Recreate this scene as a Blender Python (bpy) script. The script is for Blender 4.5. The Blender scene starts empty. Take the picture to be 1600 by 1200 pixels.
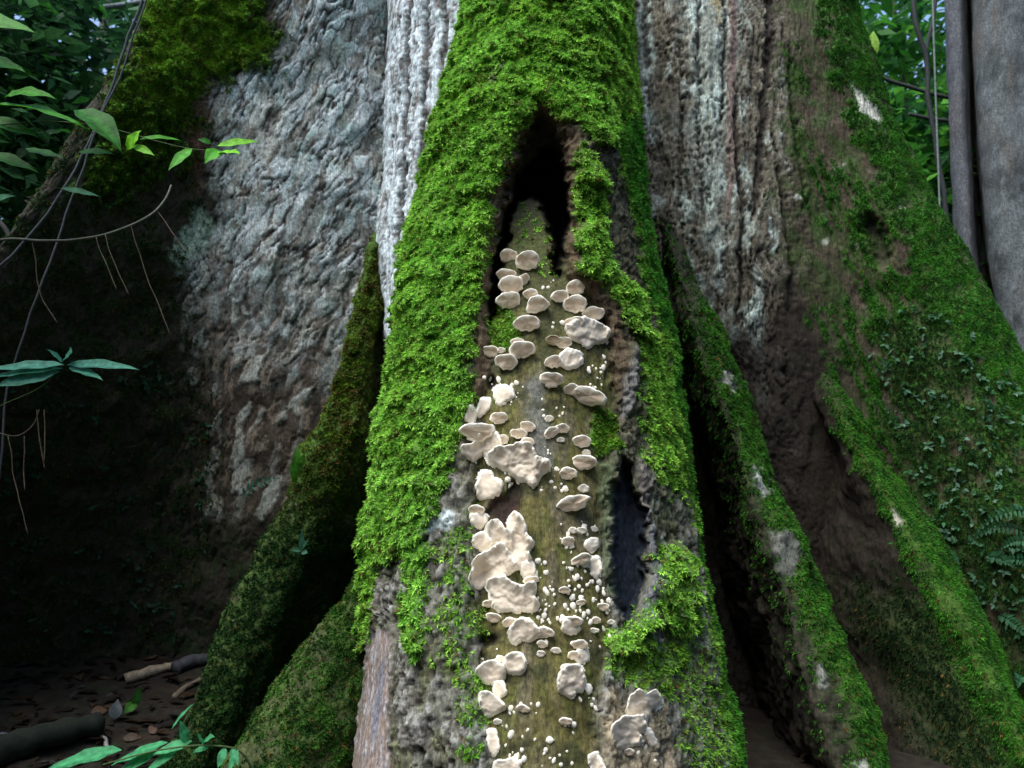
import bpy, math, random
import numpy as np
from mathutils import Vector
from mathutils.bvhtree import BVHTree

random.seed(7)
RNG = np.random.default_rng(7)
SC = bpy.context.scene
COL = SC.collection

# ------------------------------------------------------------------ camera
W0, H0 = 1600.0, 1200.0
HFOV = math.radians(65)
FPX = (W0/2)/math.tan(HFOV/2)
PITCH = math.radians(8)
CAM = np.array([0.0, 0.0, 0.75])
cd = bpy.data.cameras.new('camera')
cam = bpy.data.objects.new('camera', cd)
COL.objects.link(cam)
cam.location = CAM
cam.rotation_euler = (math.pi/2+PITCH, 0, 0)
cd.sensor_width = 36
cd.lens = 18/math.tan(HFOV/2)
cd.clip_start = 0.05
cd.clip_end = 500
cd.dof.use_dof = True
cd.dof.focus_distance = 2.1
cd.dof.aperture_fstop = 4.8
SC.camera = cam

# ------------------------------------------------------------------ light
SUN_EL, SUN_AZ = math.radians(60), math.radians(-40)      # azimuth: 0 = from behind the camera, negative = from the left
w = bpy.data.worlds.new('World')
SC.world = w
w.use_nodes = True
nt = w.node_tree
bg = nt.nodes['Background']
sky = nt.nodes.new('ShaderNodeTexSky')
sky.sky_type = 'NISHITA'
sky.sun_disc = False
sky.sun_elevation = SUN_EL
sky.sun_rotation = math.pi - SUN_AZ
sky.air_density = 1.0
sky.dust_density = 1.2
sky.ozone_density = 1.2
nt.links.new(sky.outputs[0], bg.inputs[0])
bg.inputs[1].default_value = 0.115
sd = bpy.data.lights.new('sun', 'SUN')
sun = bpy.data.objects.new('sun', sd)
COL.objects.link(sun)
sd.energy = 2.0
sd.angle = math.radians(44)
sd.color = (1.0, 1.0, 0.97)
# direction light comes FROM
sv = Vector((math.sin(SUN_AZ)*math.cos(SUN_EL), -math.cos(SUN_AZ)*math.cos(SUN_EL), math.sin(SUN_EL)))
sun.rotation_euler = sv.to_track_quat('Z', 'Y').to_euler()
SC.view_settings.view_transform = 'Standard'
SC.view_settings.look = 'None'
SC.view_settings.exposure = 1.48
SC.view_settings.gamma = 1.0
SC.view_settings.use_curve_mapping = False
SC.cycles.max_bounces = 5
SC.cycles.diffuse_bounces = 3
SC.cycles.use_denoising = True

# ------------------------------------------------------------------ projection
CP, SP = math.cos(PITCH), math.sin(PITCH)
def ray(px, py):
    a = (np.asarray(px, float)-800)/FPX
    b = (600-np.asarray(py, float))/FPX
    return np.stack([a, CP - b*SP, SP + b*CP], -1)
def U(px, py, Y):
    """world point seen at photograph pixel (px,py) at world depth Y"""
    r = ray(px, py)
    return CAM + r*(np.asarray(Y, float)/r[..., 1])[..., None]
def PROJ(P):
    d = P-CAM
    z = d[..., 1]*CP + d[..., 2]*SP
    y = -d[..., 1]*SP + d[..., 2]*CP
    z = np.maximum(z, 1e-3)
    return np.stack([800+FPX*d[..., 0]/z, 600-FPX*y/z], -1)

# ------------------------------------------------------------------ noise
_R = np.random.default_rng(99)
_PERM = np.tile(_R.permutation(1024).astype(np.int32), 3)
_gv = _R.normal(0, 1, (1024, 3)); _gv /= np.linalg.norm(_gv, axis=1, keepdims=True)
_G = (_gv*1.15).astype(np.float32)
_GX, _GY, _GZ = [np.ascontiguousarray(_G[:, k]) for k in range(3)]
_JIT = _R.random((1024, 3)).astype(np.float32)
_VAL = _R.random(1024).astype(np.float32)
def perlin(P, seed=0):
    P = np.asarray(P, np.float32)
    i = np.floor(P); f = P-i
    i = (i.astype(np.int32) + seed*37) & 1023
    u = f*f*f*(f*(f*6-15)+10)
    fx, fy, fz = f[:, 0], f[:, 1], f[:, 2]
    ux, uy, uz = u[:, 0], u[:, 1], u[:, 2]
    px = (_PERM[i[:, 0]], _PERM[i[:, 0]+1])
    out = np.zeros(len(P), np.float32)
    for dx in (0, 1):
        wx = ux if dx else 1-ux
        for dy in (0, 1):
            pxy = _PERM[px[dx]+i[:, 1]+dy]
            wxy = wx*(uy if dy else 1-uy)
            for dz in (0, 1):
                h = _PERM[pxy+i[:, 2]+dz]
                out += wxy*(uz if dz else 1-uz)*(_GX[h]*(fx-dx)+_GY[h]*(fy-dy)+_GZ[h]*(fz-dz))
    return out
def fbm(P, oct=4, seed=0, gain=0.5):
    a, o, n = 1.0, 0.0, 0.0
    Q = np.asarray(P, np.float32)
    for k in range(oct):
        o = o + a*perlin(Q, seed+k*17); n += a
        a *= gain; Q = Q*2.03+11.7
    return (o/n*1.4).astype(np.float64)
def worley(P, seed=0):
    """F1, F2, cell value (0..1)"""
    P = np.asarray(P, np.float32)
    fl = np.floor(P); f = P-fl
    i = (fl.astype(np.int32) + seed*37) & 1023
    N = len(P)
    f1 = np.full(N, 9.0, np.float32); f2 = np.full(N, 9.0, np.float32); cv = np.zeros(N, np.float32)
    for dx in (-1, 0, 1):
        a = _PERM[i[:, 0]+dx+1]
        for dy in (-1, 0, 1):
            b = _PERM[a+i[:, 1]+dy+1]
            for dz in (-1, 0, 1):
                h = _PERM[b+i[:, 2]+dz+1]
                j = _JIT[h]
                d = (f[:, 0]-dx-j[:, 0])**2+(f[:, 1]-dy-j[:, 1])**2+(f[:, 2]-dz-j[:, 2])**2
                m = d < f1
                f2 = np.where(m, f1, np.minimum(f2, d))
                cv = np.where(m, _VAL[h], cv)
                f1 = np.where(m, d, f1)
    return np.sqrt(f1).astype(float), np.sqrt(f2).astype(float), cv.astype(float)
def sstep(a, b, x):
    t = np.clip((x-a)/(b-a), 0, 1)
    return t*t*(3-2*t)
def mix(a, b, t):
    return a+(b-a)*t
def sdist(poly, q):
    """signed distance to polygon, positive inside; q (N,2)"""
    poly = np.asarray(poly, float)
    d = np.full(len(q), 1e9); inside = np.zeros(len(q), bool)
    for a, b in zip(poly, np.roll(poly, -1, 0)):
        e = b-a; v = q-a
        t = np.clip((v@e)/max(e@e, 1e-9), 0, 1)
        d = np.minimum(d, ((v-t[:, None]*e)**2).sum(1))
        c = ((a[1] > q[:, 1]) != (b[1] > q[:, 1]))
        if abs(e[1]) > 1e-9:
            c &= q[:, 0] < e[0]*(q[:, 1]-a[1])/e[1]+a[0]
        inside ^= c
    d = np.sqrt(d)
    return np.where(inside, d, -d)
def ldist(line, q):
    """distance to polyline and the fraction along it"""
    line = np.asarray(line, float)
    best = np.full(len(q), 1e18); fr = np.zeros(len(q)); n = len(line)-1
    for k in range(n):
        a, b = line[k], line[k+1]
        e = b-a; v = q-a
        t = np.clip((v@e)/max(e@e, 1e-9), 0, 1)
        d = ((v-t[:, None]*e)**2).sum(1)
        m = d < best
        best = np.where(m, d, best); fr = np.where(m, (k+t)/n, fr)
    return np.sqrt(best), fr

# ------------------------------------------------------------------ materials
def mat_attr(name, rough=0.85, bump=0.3, bscale=350, nscale=90, namp=0.35, spec=0.3, translucent=0.0, coat=0.0, grain=0.0):
    m = bpy.data.materials.new(name); m.use_nodes = True
    t = m.node_tree; N = t.nodes; L = t.links
    p = N['Principled BSDF']
    a = N.new('ShaderNodeAttribute'); a.attribute_name = 'col'
    g = N.new('ShaderNodeNewGeometry')
    n1 = N.new('ShaderNodeTexNoise'); n1.inputs['Scale'].default_value = nscale; n1.inputs['Detail'].default_value = 6
    L.new(g.outputs['Position'], n1.inputs['Vector'])
    mr = N.new('ShaderNodeMapRange')
    mr.inputs['From Min'].default_value = 0.3; mr.inputs['From Max'].default_value = 0.7
    mr.inputs['To Min'].default_value = 1-namp; mr.inputs['To Max'].default_value = 1+namp
    L.new(n1.outputs['Fac'], mr.inputs['Value'])
    mx = N.new('ShaderNodeMix'); mx.data_type = 'RGBA'; mx.blend_type = 'MULTIPLY'
    mx.inputs[0].default_value = 1.0
    L.new(a.outputs['Color'], mx.inputs[6]); L.new(mr.outputs[0], mx.inputs[7])
    outc = mx.outputs[2]
    if grain:
        mp = N.new('ShaderNodeMapping'); mp.inputs['Scale'].default_value = (300, 300, 26)
        L.new(g.outputs['Position'], mp.inputs['Vector'])
        n3 = N.new('ShaderNodeTexNoise'); n3.inputs['Scale'].default_value = 1.0; n3.inputs['Detail'].default_value = 5; n3.inputs['Distortion'].default_value = .6
        L.new(mp.outputs[0], n3.inputs['Vector'])
        m3 = N.new('ShaderNodeMapRange'); m3.inputs['From Min'].default_value = .32; m3.inputs['From Max'].default_value = .68
        m3.inputs['To Min'].default_value = 1-grain; m3.inputs['To Max'].default_value = 1+grain
        L.new(n3.outputs['Fac'], m3.inputs['Value'])
        mx3 = N.new('ShaderNodeMix'); mx3.data_type = 'RGBA'; mx3.blend_type = 'MULTIPLY'; mx3.inputs[0].default_value = 1.0
        L.new(outc, mx3.inputs[6]); L.new(m3.outputs[0], mx3.inputs[7]); outc = mx3.outputs[2]
    L.new(outc, p.inputs['Base Color'])
    p.inputs['Roughness'].default_value = rough
    p.inputs['Specular IOR Level'].default_value = spec
    p.inputs['Coat Weight'].default_value = coat
    p.inputs['Coat Roughness'].default_value = 0.25
    if bump:
        n2 = N.new('ShaderNodeTexNoise'); n2.inputs['Scale'].default_value = bscale; n2.inputs['Detail'].default_value = 5
        L.new(g.outputs['Position'], n2.inputs['Vector'])
        b = N.new('ShaderNodeBump'); b.inputs['Strength'].default_value = bump; b.inputs['Distance'].default_value = 0.004
        L.new(n2.outputs['Fac'], b.inputs['Height']); L.new(b.outputs['Normal'], p.inputs['Normal'])
    if translucent:
        tr = N.new('ShaderNodeBsdfTranslucent')
        L.new(mx.outputs[2], tr.inputs['Color'])
        ms = N.new('ShaderNodeMixShader'); ms.inputs[0].default_value = translucent
        L.new(p.outputs[0], ms.inputs[1]); L.new(tr.outputs[0], ms.inputs[2])
        L.new(ms.outputs[0], N['Material Output'].inputs['Surface'])
    return m
M_BARK = mat_attr('bark', 0.85, 0.3, 330, 100, 0.45, 0.2, grain=.42)
M_MOSS = mat_attr('moss', 0.8, 0, 0, 60, 0.25, 0.2, 0.25)
M_FUNG = mat_attr('fungus_flesh', 0.7, 0.2, 500, 120, 0.08, 0.2, 0.15)
M_LEAF = mat_attr('leaf', 0.55, 0.2, 160, 75, 0.4, 0.18, 0.40)
M_WET = mat_attr('wet', .25, .2, 200, 60, .3, .5, 0, .3)
M_SOIL = mat_attr('soil', 0.9, 0.6, 90, 30, 0.4, 0.2)
M_TWIG = mat_attr('twig', 0.75, 0.4, 300, 80, 0.3, 0.25)

# ------------------------------------------------------------------ mesh helpers
def mk(name, V, F, mat, parent=None, col=None, origin=None, smooth=True, F3=None):
    V = np.asarray(V, float)
    off = np.zeros(3)
    if parent is not None:
        q = parent
        while q is not None:
            off += np.array(q.location); q = q.parent
    if origin is not None:
        V = V-np.asarray(origin); 
    elif parent is not None:
        V = V-off
    me = bpy.data.meshes.new(name)
    F = np.asarray(F, np.int32)
    loops = F.ravel(); k = F.shape[1] if len(F) else 3
    tot = np.full(len(F), k, np.int32)
    if F3 is not None and len(F3):
        F3 = np.asarray(F3, np.int32)
        loops = np.concatenate([loops, F3.ravel()]); tot = np.concatenate([tot, np.full(len(F3), 3, np.int32)])
    start = np.concatenate([[0], np.cumsum(tot)[:-1]]).astype(np.int32)
    me.vertices.add(len(V)); me.vertices.foreach_set('co', V.astype(np.float32).ravel())
    me.loops.add(len(loops)); me.loops.foreach_set('vertex_index', loops)
    me.polygons.add(len(tot)); me.polygons.foreach_set('loop_start', start)
    me.polygons.foreach_set('use_smooth', np.full(len(tot), smooth))
    me.update(calc_edges=True); me.validate()
    if col is not None:
        col = np.asarray(col, float)
        if col.ndim == 1: col = np.tile(col, (len(V), 1))
        ca = me.color_attributes.new('col', 'FLOAT_COLOR', 'POINT')
        c4 = np.concatenate([np.clip(col, 0, 1), np.ones((len(V), 1))], 1)
        ca.data.foreach_set('color', c4.astype(np.float32).ravel())
    me.materials.append(mat)
    o = bpy.data.objects.new(name, me); COL.objects.link(o)
    if parent is not None: o.parent = parent
    if origin is not None: o.location = np.asarray(origin) - off
    return o
def thing(name, loc, label, cat, group=None):
    o = bpy.data.objects.new(name, None); COL.objects.link(o)
    o.location = loc; o.empty_display_size = 0.1
    return tag(o, label, cat, group)
def tag(o, label, cat, group=None, kind=None):
    if label: o['label'] = label
    if cat: o['category'] = cat
    if group: o['group'] = group
    if kind: o['kind'] = kind
    return o
def gridfaces(r, c):
    i = np.arange((r-1)*(c-1)); a = (i//(c-1))*c + i % (c-1)
    return np.stack([a, a+1, a+c+1, a+c], 1)
def tube(pts, rad, n=7, cap=True):
    pts = np.asarray(pts, float); K = len(pts)
    rad = np.broadcast_to(np.asarray(rad, float), (K,))
    T = np.gradient(pts, axis=0); T /= np.linalg.norm(T, axis=1, keepdims=True)+1e-9
    ref = np.array([0.13, -0.95, 0.2]); 
    A = np.cross(T, ref); A /= np.linalg.norm(A, axis=1, keepdims=True)+1e-9
    B = np.cross(T, A)
    th = np.linspace(0, 2*math.pi, n, endpoint=False)
    V = pts[:, None]+rad[:, None, None]*(np.cos(th)[None, :, None]*A[:, None]+np.sin(th)[None, :, None]*B[:, None])
    V = V.reshape(-1, 3)
    F = []
    for k in range(K-1):
        for j in range(n):
            F.append((k*n+j, k*n+(j+1) % n, (k+1)*n+(j+1) % n, (k+1)*n+j))
    F3 = []
    if cap:
        V = np.concatenate([V, pts[:1], pts[-1:]])
        for j in range(n):
            F3.append((K*n, (j+1) % n, j)); F3.append((K*n+1, (K-1)*n+j, (K-1)*n+(j+1) % n))
    return V, np.array(F), np.array(F3).reshape(-1, 3)
def spline(pts, n=24):
    pts = np.asarray(pts, float)
    if len(pts) == 2: return pts[0]+(pts[1]-pts[0])*np.linspace(0, 1, n)[:, None]
    s = np.concatenate([[0], np.cumsum(np.linalg.norm(np.diff(pts, axis=0), axis=1))])
    m = np.gradient(pts, s, axis=0)
    x = np.linspace(0, s[-1], n); k = np.clip(np.searchsorted(s, x, 'right')-1, 0, len(s)-2)
    h = (s[k+1]-s[k]); t = ((x-s[k])/h)[:, None]; h = h[:, None]
    return (2*t**3-3*t**2+1)*pts[k]+(t**3-2*t**2+t)*h*m[k]+(-2*t**3+3*t**2)*pts[k+1]+(t**3-t**2)*h*m[k+1]
def gsmooth(a, s, axis=0):
    if s < 0.3: return a
    r = int(3*s)+1; k = np.exp(-0.5*(np.arange(-r, r+1)/s)**2); k /= k.sum()
    pad = [(0, 0)]*a.ndim; pad[axis] = (r, r)
    b = np.pad(a, pad, mode='reflect', reflect_type='odd')
    return np.apply_along_axis(lambda v: np.convolve(v, k, 'valid'), axis, b)

# ------------------------------------------------------------------ lofted bark sheets
def loft(rails, zlo, zhi, dz, du, zs=0.05, segw=None):
    """rails: lists of (py, px, Y), left to right; horizontal sections joined by a smooth curve"""
    z = np.arange(zlo, zhi, dz); R = []
    for r in rails:
        r = np.array(r, float)
        P = U(r[:, 1], r[:, 0], r[:, 2]); P = P[np.argsort(P[:, 2])]
        # run on below and above in a straight line
        a = P[0]+(P[0]-P[1])*3; b = P[-1]+(P[-1]-P[-2])*1.5
        P = np.concatenate([[a], P, [b]])
        xy = np.stack([np.interp(z, P[:, 2], P[:, 0]), np.interp(z, P[:, 2], P[:, 1])], 1)
        R.append(gsmooth(xy, zs/dz, 0))
    R = np.stack(R, 0)                     # K, rows, 2
    seg = np.linalg.norm(np.diff(R, axis=0), axis=2).mean(1)
    s = np.concatenate([[0], np.cumsum(seg)])
    m = np.gradient(R, s, axis=0)
    cw = np.concatenate([[0], np.cumsum(seg*(np.ones(len(seg)) if segw is None else np.asarray(segw)))])
    n = int(cw[-1]/du)+2
    x = np.interp(np.linspace(0, cw[-1], n), cw, s); k = np.clip(np.searchsorted(s, x, 'right')-1, 0, len(s)-2)
    h = (s[k+1]-s[k]); t = (x-s[k])/h
    t = t[:, None, None]; h = h[:, None, None]
    C = (2*t**3-3*t**2+1)*R[k]+(t**3-2*t**2+t)*h*m[k]+(-2*t**3+3*t**2)*R[k+1]+(t**3-t**2)*h*m[k+1]
    G = np.zeros((len(z), n, 3))
    G[:, :, :2] = np.transpose(C, (1, 0, 2)); G[:, :, 2] = z[:, None]
    return G
def gnormals(G):
    du = np.gradient(G, axis=1); dv = np.gradient(G, axis=0)
    n = np.cross(du, dv)
    return n/(np.linalg.norm(n, axis=2, keepdims=True)+1e-12)
class Paint:
    """albedo of a sheet: starts from a base and takes patches traced in the picture"""
    def __init__(s, P, q):
        s.P, s.q = P, q
        s.n1 = fbm(P*14, 4, 3); s.n2 = fbm(P*45, 3, 9)
    def m(s, poly, soft=10, amp=14, fine=6):
        return sstep(-soft, soft, sdist(poly, s.q)+s.n1*amp*1.6+s.n2*fine*1.6)
def C(*a): return np.array(a, float)
def lay(col, c, m):
    return col+(np.asarray(c)-col)*np.clip(m, 0, 1)[:, None]

MOSS_SETS = []       # (points, normals, moss weight, length, style)
def scatter_on(G, Nn, wgt, dens, G0, N0):
    """random points on a grid sheet, weight per vertex"""
    r, c = G.shape[:2]
    q = PROJ(G0.reshape(-1, 3))
    v = (CAM+np.array([0, 0, 0.2])-G0); v /= np.linalg.norm(v, axis=2, keepdims=True)
    fac = sstep(-.15, .05, (v*N0).sum(2)).ravel()
    wgt = wgt*fac*(q[:, 1] > -130)*(q[:, 1] < 1330)*(q[:, 0] > -150)*(q[:, 0] < 1750)
    a = G0[:-1, :-1]; b = G0[:-1, 1:]; d = G0[1:, :-1]
    area = np.linalg.norm(np.cross(b-a, d-a), axis=2)
    wv = wgt.reshape(r, c)[:-1, :-1]
    lam = area*wv*dens
    k = RNG.poisson(lam.ravel())
    idx = np.repeat(np.arange(len(k)), k)
    i, j = idx//(c-1), idx % (c-1)
    u, v = RNG.random(len(idx))[:, None], RNG.random(len(idx))[:, None]
    P = G[i, j]*(1-u)*(1-v)+G[i, j+1]*u*(1-v)+G[i+1, j]*(1-u)*v+G[i+1, j+1]*u*v
    return P, Nn[i, j], idx, (i, j)
def moss_mesh(P, N, size, colr, droop=0.0, blades=5, slim=0.34, spread=0.9):
    """leafy sprigs: every sprig is a whorl of small pointed leaves"""
    n = len(P)
    if n == 0: return np.zeros((0, 3)), np.zeros((0, 4), int), np.zeros((0, 3))
    N = N + RNG.normal(0, 0.35, (n, 3)) + np.array([0, 0, 0.25-droop])
    N /= np.linalg.norm(N, axis=1, keepdims=True)
    t = np.cross(N, RNG.normal(0, 1, (n, 3))); t /= np.linalg.norm(t, axis=1, keepdims=True)+1e-9
    b = np.cross(N, t)
    size = size*RNG.uniform(0.65, 1.35, n)
    Vs, Cs = [], []
    for k in range(blades):
        a = 2*math.pi*k/blades+RNG.uniform(-0.4, 0.4, n)
        sp = spread*RNG.uniform(0.5, 1.2, n)
        d = N*np.cos(sp)[:, None]+(t*np.cos(a)[:, None]+b*np.sin(a)[:, None])*np.sin(sp)[:, None]
        sd_ = np.cross(d, N); sd_ /= np.linalg.norm(sd_, axis=1, keepdims=True)+1e-9
        L = (size*RNG.uniform(0.7, 1.1, n))[:, None]
        base = P-N*0.2*L; midp = P+d*L*0.5
        tip = P+d*L+np.array([0, 0, -0.12-droop*0.5])*L
        wd = sd_*L*slim*0.55
        Vs.append(np.stack([base*0.6+midp*0.4+wd, tip, base*0.6+midp*0.4-wd], 1))
        sh = RNG.uniform(0.8, 1.2, n)[:, None]
        Cs.append(np.stack([colr*sh, colr*sh*1.12, colr*sh], 1))
    V = np.concatenate(Vs, 0).reshape(-1, 3); Cc = np.concatenate(Cs, 0).reshape(-1, 3)
    F = np.arange(len(V)).reshape(-1, 3)
    return V, F, Cc

# ------------------------------------------------------------------ setting: ground
def ground_h(x, y):
    P = np.stack([x, y, np.zeros_like(x)], 1)
    near = np.exp(-((x+0.5)**2+(y-2.5)**2)/30)
    return (fbm(P*0.9, 3, 40)*0.10 + fbm(P*6, 3, 41)*0.035*near + 0.10*sstep(2.2, 3.8, y)*sstep(1.5, -1, x))
def axis_pts():
    f = np.arange(-4, 4.001, 0.055); o = np.geomspace(4.2, 120, 26)
    return np.concatenate([-o[::-1], f, o])
gx = axis_pts(); gy = axis_pts()+2.5
X, Y = np.meshgrid(gx, gy)
gp = np.stack([X.ravel(), Y.ravel()], 1)
gz = ground_h(gp[:, 0], gp[:, 1])
gP = np.concatenate([gp, gz[:, None]], 1)
gn = fbm(gP*5, 4, 44); gn2 = fbm(gP*22, 3, 45)
gc = np.tile(C(.018, .014, .010), (len(gP), 1))
gc = lay(gc, C(.034, .024, .015), sstep(0.0, 0.5, gn)); gc = lay(gc, C(.016, .022, .010), sstep(0.1, 0.5, gn2))
ground = mk('ground', gP, gridfaces(len(gy), len(gx)), M_SOIL, None, gc)
ground['kind'] = 'structure'

# ------------------------------------------------------------------ the great tree
TREE0 = (0.2, 2.9, 0.0)
tree = thing('buttressed_tree', TREE0, 'huge old tree with mossy buttress roots and a hollow full of bracket fungi', 'tree')
def stretch(P, lean, a, b, c):
    """coordinates for bark plates: across / along the grain / depth"""
    al = np.array([math.sin(lean), 0, math.cos(lean)]); ac = np.array([math.cos(lean), 0, -math.sin(lean)])
    return np.stack([P@ac/a, P@al/b, P[:, 1]/c], 1)
def warp(P, amp, f, seed):
    return P+amp*np.stack([fbm(P*f, 3, seed), fbm(P*f, 3, seed+50), fbm(P*f, 3, seed+90)], 1)
BV = {}
def relief(P, lean, a, b, seed, kr=.7, kf=.45, kc=.5):
    """flaking bark: plates of uneven height, cracks that come and go, long fissures, fibres, crumbs"""
    Wp = warp(warp(P, .05, 5, seed), .008, 22, seed+1)
    f1, f2, cv = worley(stretch(Wp, lean, a, b, a*1.6), seed+2); e = f2-f1
    h1, h2, cs = worley(stretch(warp(Wp, .006, 60, seed+7), lean, a*.42, b*.40, a*.7), seed+6); e2 = h2-h1
    gate = sstep(-.2, .25, fbm(P*9, 2, seed+3))
    crack = 1-(1-sstep(0, .11, e))*(.15+.85*gate)
    r = np.abs(fbm(stretch(Wp, lean, a*1.2, b*2.6, a*2), 4, seed+4)); fiss = 1-sstep(.0, .075, r)
    fib = fbm(stretch(Wp, lean, a*.20, b*1.3, a*.5), 4, seed+5)
    rough = fbm(Wp*(.8/a), 4, seed+8)
    d = 1.15*(cv-.5)*sstep(0, .08, e)+kc*(cs-.5)*sstep(0, .10, e2)-.55*(1-crack)-.9*fiss*(.4+.6*gate)+kf*fib+kr*rough
    return d, crack, fiss, fib, cv, cs, rough
def finish(name, G, Nn, disp, col, mossw, mossd, mosssize, mosscol, droop=0.0, push=None, moss_lift=0.0):
    """displace the sheet, link it under the tree and grow the moss on it"""
    shp = G.shape
    D = G+Nn*disp.reshape(shp[0], shp[1])[:, :, None]
    if push is not None:
        v = G-CAM; v /= np.linalg.norm(v, axis=2, keepdims=True)
        D = D+v*push.reshape(shp[0], shp[1])[:, :, None]
    o = mk(name, D.reshape(-1, 3), gridfaces(shp[0], shp[1]), M_BARK, tree, col)
    N2 = gnormals(D)
    if mossw is not None:
        P, N, idx, ij = scatter_on(D, N2, mossw, mossd, G, Nn)
        if len(P):
            V, F, Cc = moss_mesh(P, N, mosssize, mosscol(P, ij), droop)
            mo = mk('moss', V, F, M_MOSS, o, Cc, smooth=False)
            mo['kind'] = 'stuff'
            print('moss', name, len(P))
    return o, D, N2
def mosscolor(light, dark, brown=0.06, f=18, lo=-0.35, hi=0.35):
    def fn(P, ij=None):
        t = sstep(lo, hi, fbm(P*f, 3, 60)+RNG.normal(0, 0.12, len(P)))
        c = np.asarray(dark)+(np.asarray(light)-np.asarray(dark))*t[:, None]
        c = c*RNG.uniform(0.75, 1.25, len(P))[:, None]
        b = (RNG.random(len(P)) < brown*(1+3*sstep(0.0, 0.4, fbm(P*25, 2, 77))))
        c[b] = np.array([0.10, 0.065, 0.015])*RNG.uniform(0.6, 1.4, b.sum())[:, None]
        return c
    return fn
MOSS_L, MOSS_D = C(.320, .610, .075), C(.095, .260, .020)
LICH = C(.40, .50, .47); PALE = C(.52, .56, .55); GREYB = C(.22, .21, .19); BRN = C(.095, .068, .045); DKB = C(.035, .026, .020)

# ---- left wall (the broad pale and shaded buttress on the left)
rails = [
 [(-300, 600, 4.2), (0, 420, 4.2), (400, 200, 4.2), (800, 50, 4.2), (1300, -200, 4.2)],
 [(-300, 440, 3.2), (0, 300, 3.1), (400, 90, 3.0), (800, -110, 2.8), (1300, -400, 2.6)],
 [(-300, 400, 2.95), (0, 240, 2.85), (100, 187, 2.82), (200, 117, 2.77), (300, 60, 2.72), (400, -5, 2.66), (600, -130, 2.5), (800, -250, 2.38), (1000, -380, 2.3), (1300, -560, 2.2)],
 [(-300, 460, 2.9), (0, 320, 2.83), (200, 215, 2.82), (400, 110, 2.84), (600, 60, 2.95), (800, 0, 3.08), (1000, -60, 3.2), (1300, -150, 3.3)],
 [(-300, 520, 2.9), (0, 420, 2.88), (200, 330, 2.93), (400, 290, 3.05), (600, 290, 3.22), (800, 260, 3.38), (1000, 230, 3.5), (1300, 200, 3.55)],
 [(-300, 560, 2.95), (0, 520, 2.93), (200, 480, 2.97), (400, 440, 3.02), (600, 420, 3.12), (800, 400, 3.22), (1000, 390, 3.35), (1300, 380, 3.4)],
 [(-300, 600, 3.1), (0, 610, 3.1), (400, 620, 3.15), (800, 600, 3.2), (1300, 600, 3.3)],
 [(-300, 700, 3.4), (0, 700, 3.4), (400, 700, 3.4), (800, 700, 3.4), (1300, 700, 3.5)]]
G = loft(rails, -0.12, 2.85, 0.0066, 0.0066, segw=[.15, .2, 1, 1, 1, 1, .3])
P = G.reshape(-1, 3); Nn = gnormals(G); q = PROJ(P); pt = Paint(P, q)
d, crack, fiss, fib, cv, cv2, rough = relief(P, .45, .040, .15, 11, .14, .30, .22)
n1, n2 = pt.n1, pt.n2
disp = fbm(P*4, 3, 21)*.035+d*.0085+fbm(P*90, 3, 22)*.0012
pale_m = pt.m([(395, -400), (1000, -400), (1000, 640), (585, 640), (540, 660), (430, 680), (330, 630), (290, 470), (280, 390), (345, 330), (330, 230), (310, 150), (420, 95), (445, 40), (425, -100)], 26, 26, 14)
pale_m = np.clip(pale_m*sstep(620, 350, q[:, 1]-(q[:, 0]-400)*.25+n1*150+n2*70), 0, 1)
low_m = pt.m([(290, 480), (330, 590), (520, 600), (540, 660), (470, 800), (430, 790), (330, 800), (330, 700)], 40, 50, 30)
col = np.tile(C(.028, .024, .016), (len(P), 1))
col = lay(col, C(.018, .030, .010), sstep(-0.2, 0.3, n1))
col = lay(col, C(.055, .040, .026), sstep(0.1, 0.5, n2)*0.8)
barkc = np.tile(C(.34, .395, .40), (len(P), 1))
barkc = lay(barkc, C(.45, .50, .51), sstep(.45, .75, cv)*.8)
barkc = lay(barkc, C(.33, .45, .43), sstep(.0, .35, fbm(P*8, 3, 31))*.75)
barkc = lay(barkc, C(.36, .365, .30), sstep(.0, .35, fbm(P*7+9, 3, 34))*.65)
barkc = lay(barkc, C(.115, .10, .075), sstep(.12, .42, fbm(stretch(P, .45, .05, .12, .06)+5, 4, 33)+.25*(cv2-.5))*.85)
barkc = lay(barkc, C(.56, .60, .59), sstep(.1, .45, rough)*.6)
barkc = lay(barkc, C(.075, .058, .050), sstep(-.15, -.5, rough)*.8)
barkc = lay(barkc, C(.145, .14, .115), sstep(.25, .12, cv)*.75)
barkc = lay(barkc, C(.27, .26, .23), sstep(.82, .9, cv2)*.6)
barkc = lay(barkc, C(.055, .042, .036), np.clip((1-crack)*.8+fiss*.9, 0, 1))
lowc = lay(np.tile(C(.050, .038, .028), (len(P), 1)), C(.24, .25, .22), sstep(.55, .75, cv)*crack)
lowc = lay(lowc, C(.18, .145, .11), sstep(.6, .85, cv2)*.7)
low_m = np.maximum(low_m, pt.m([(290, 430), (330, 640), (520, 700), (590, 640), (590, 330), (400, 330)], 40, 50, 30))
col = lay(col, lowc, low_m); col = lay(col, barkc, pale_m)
lich = pt.m([(275, 370), (310, 325), (338, 345), (320, 380), (285, 420), (268, 405)], 6, 10, 6)
col = lay(col, C(.26, .34, .27), lich)
rb = pt.m([(300, 140), (335, 120), (330, 220), (310, 300), (290, 240), (285, 190)], 12, 16, 8)
col = lay(col, C(.11, .055, .035), rb*0.8)
mw_top = pt.m([(215, -300), (420, -300), (400, 20), (424, 60), (415, 95), (340, 120), (300, 150), (285, 235), (200, 300), (130, 290), (170, 160), (225, 60)], 22, 34, 20)
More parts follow.
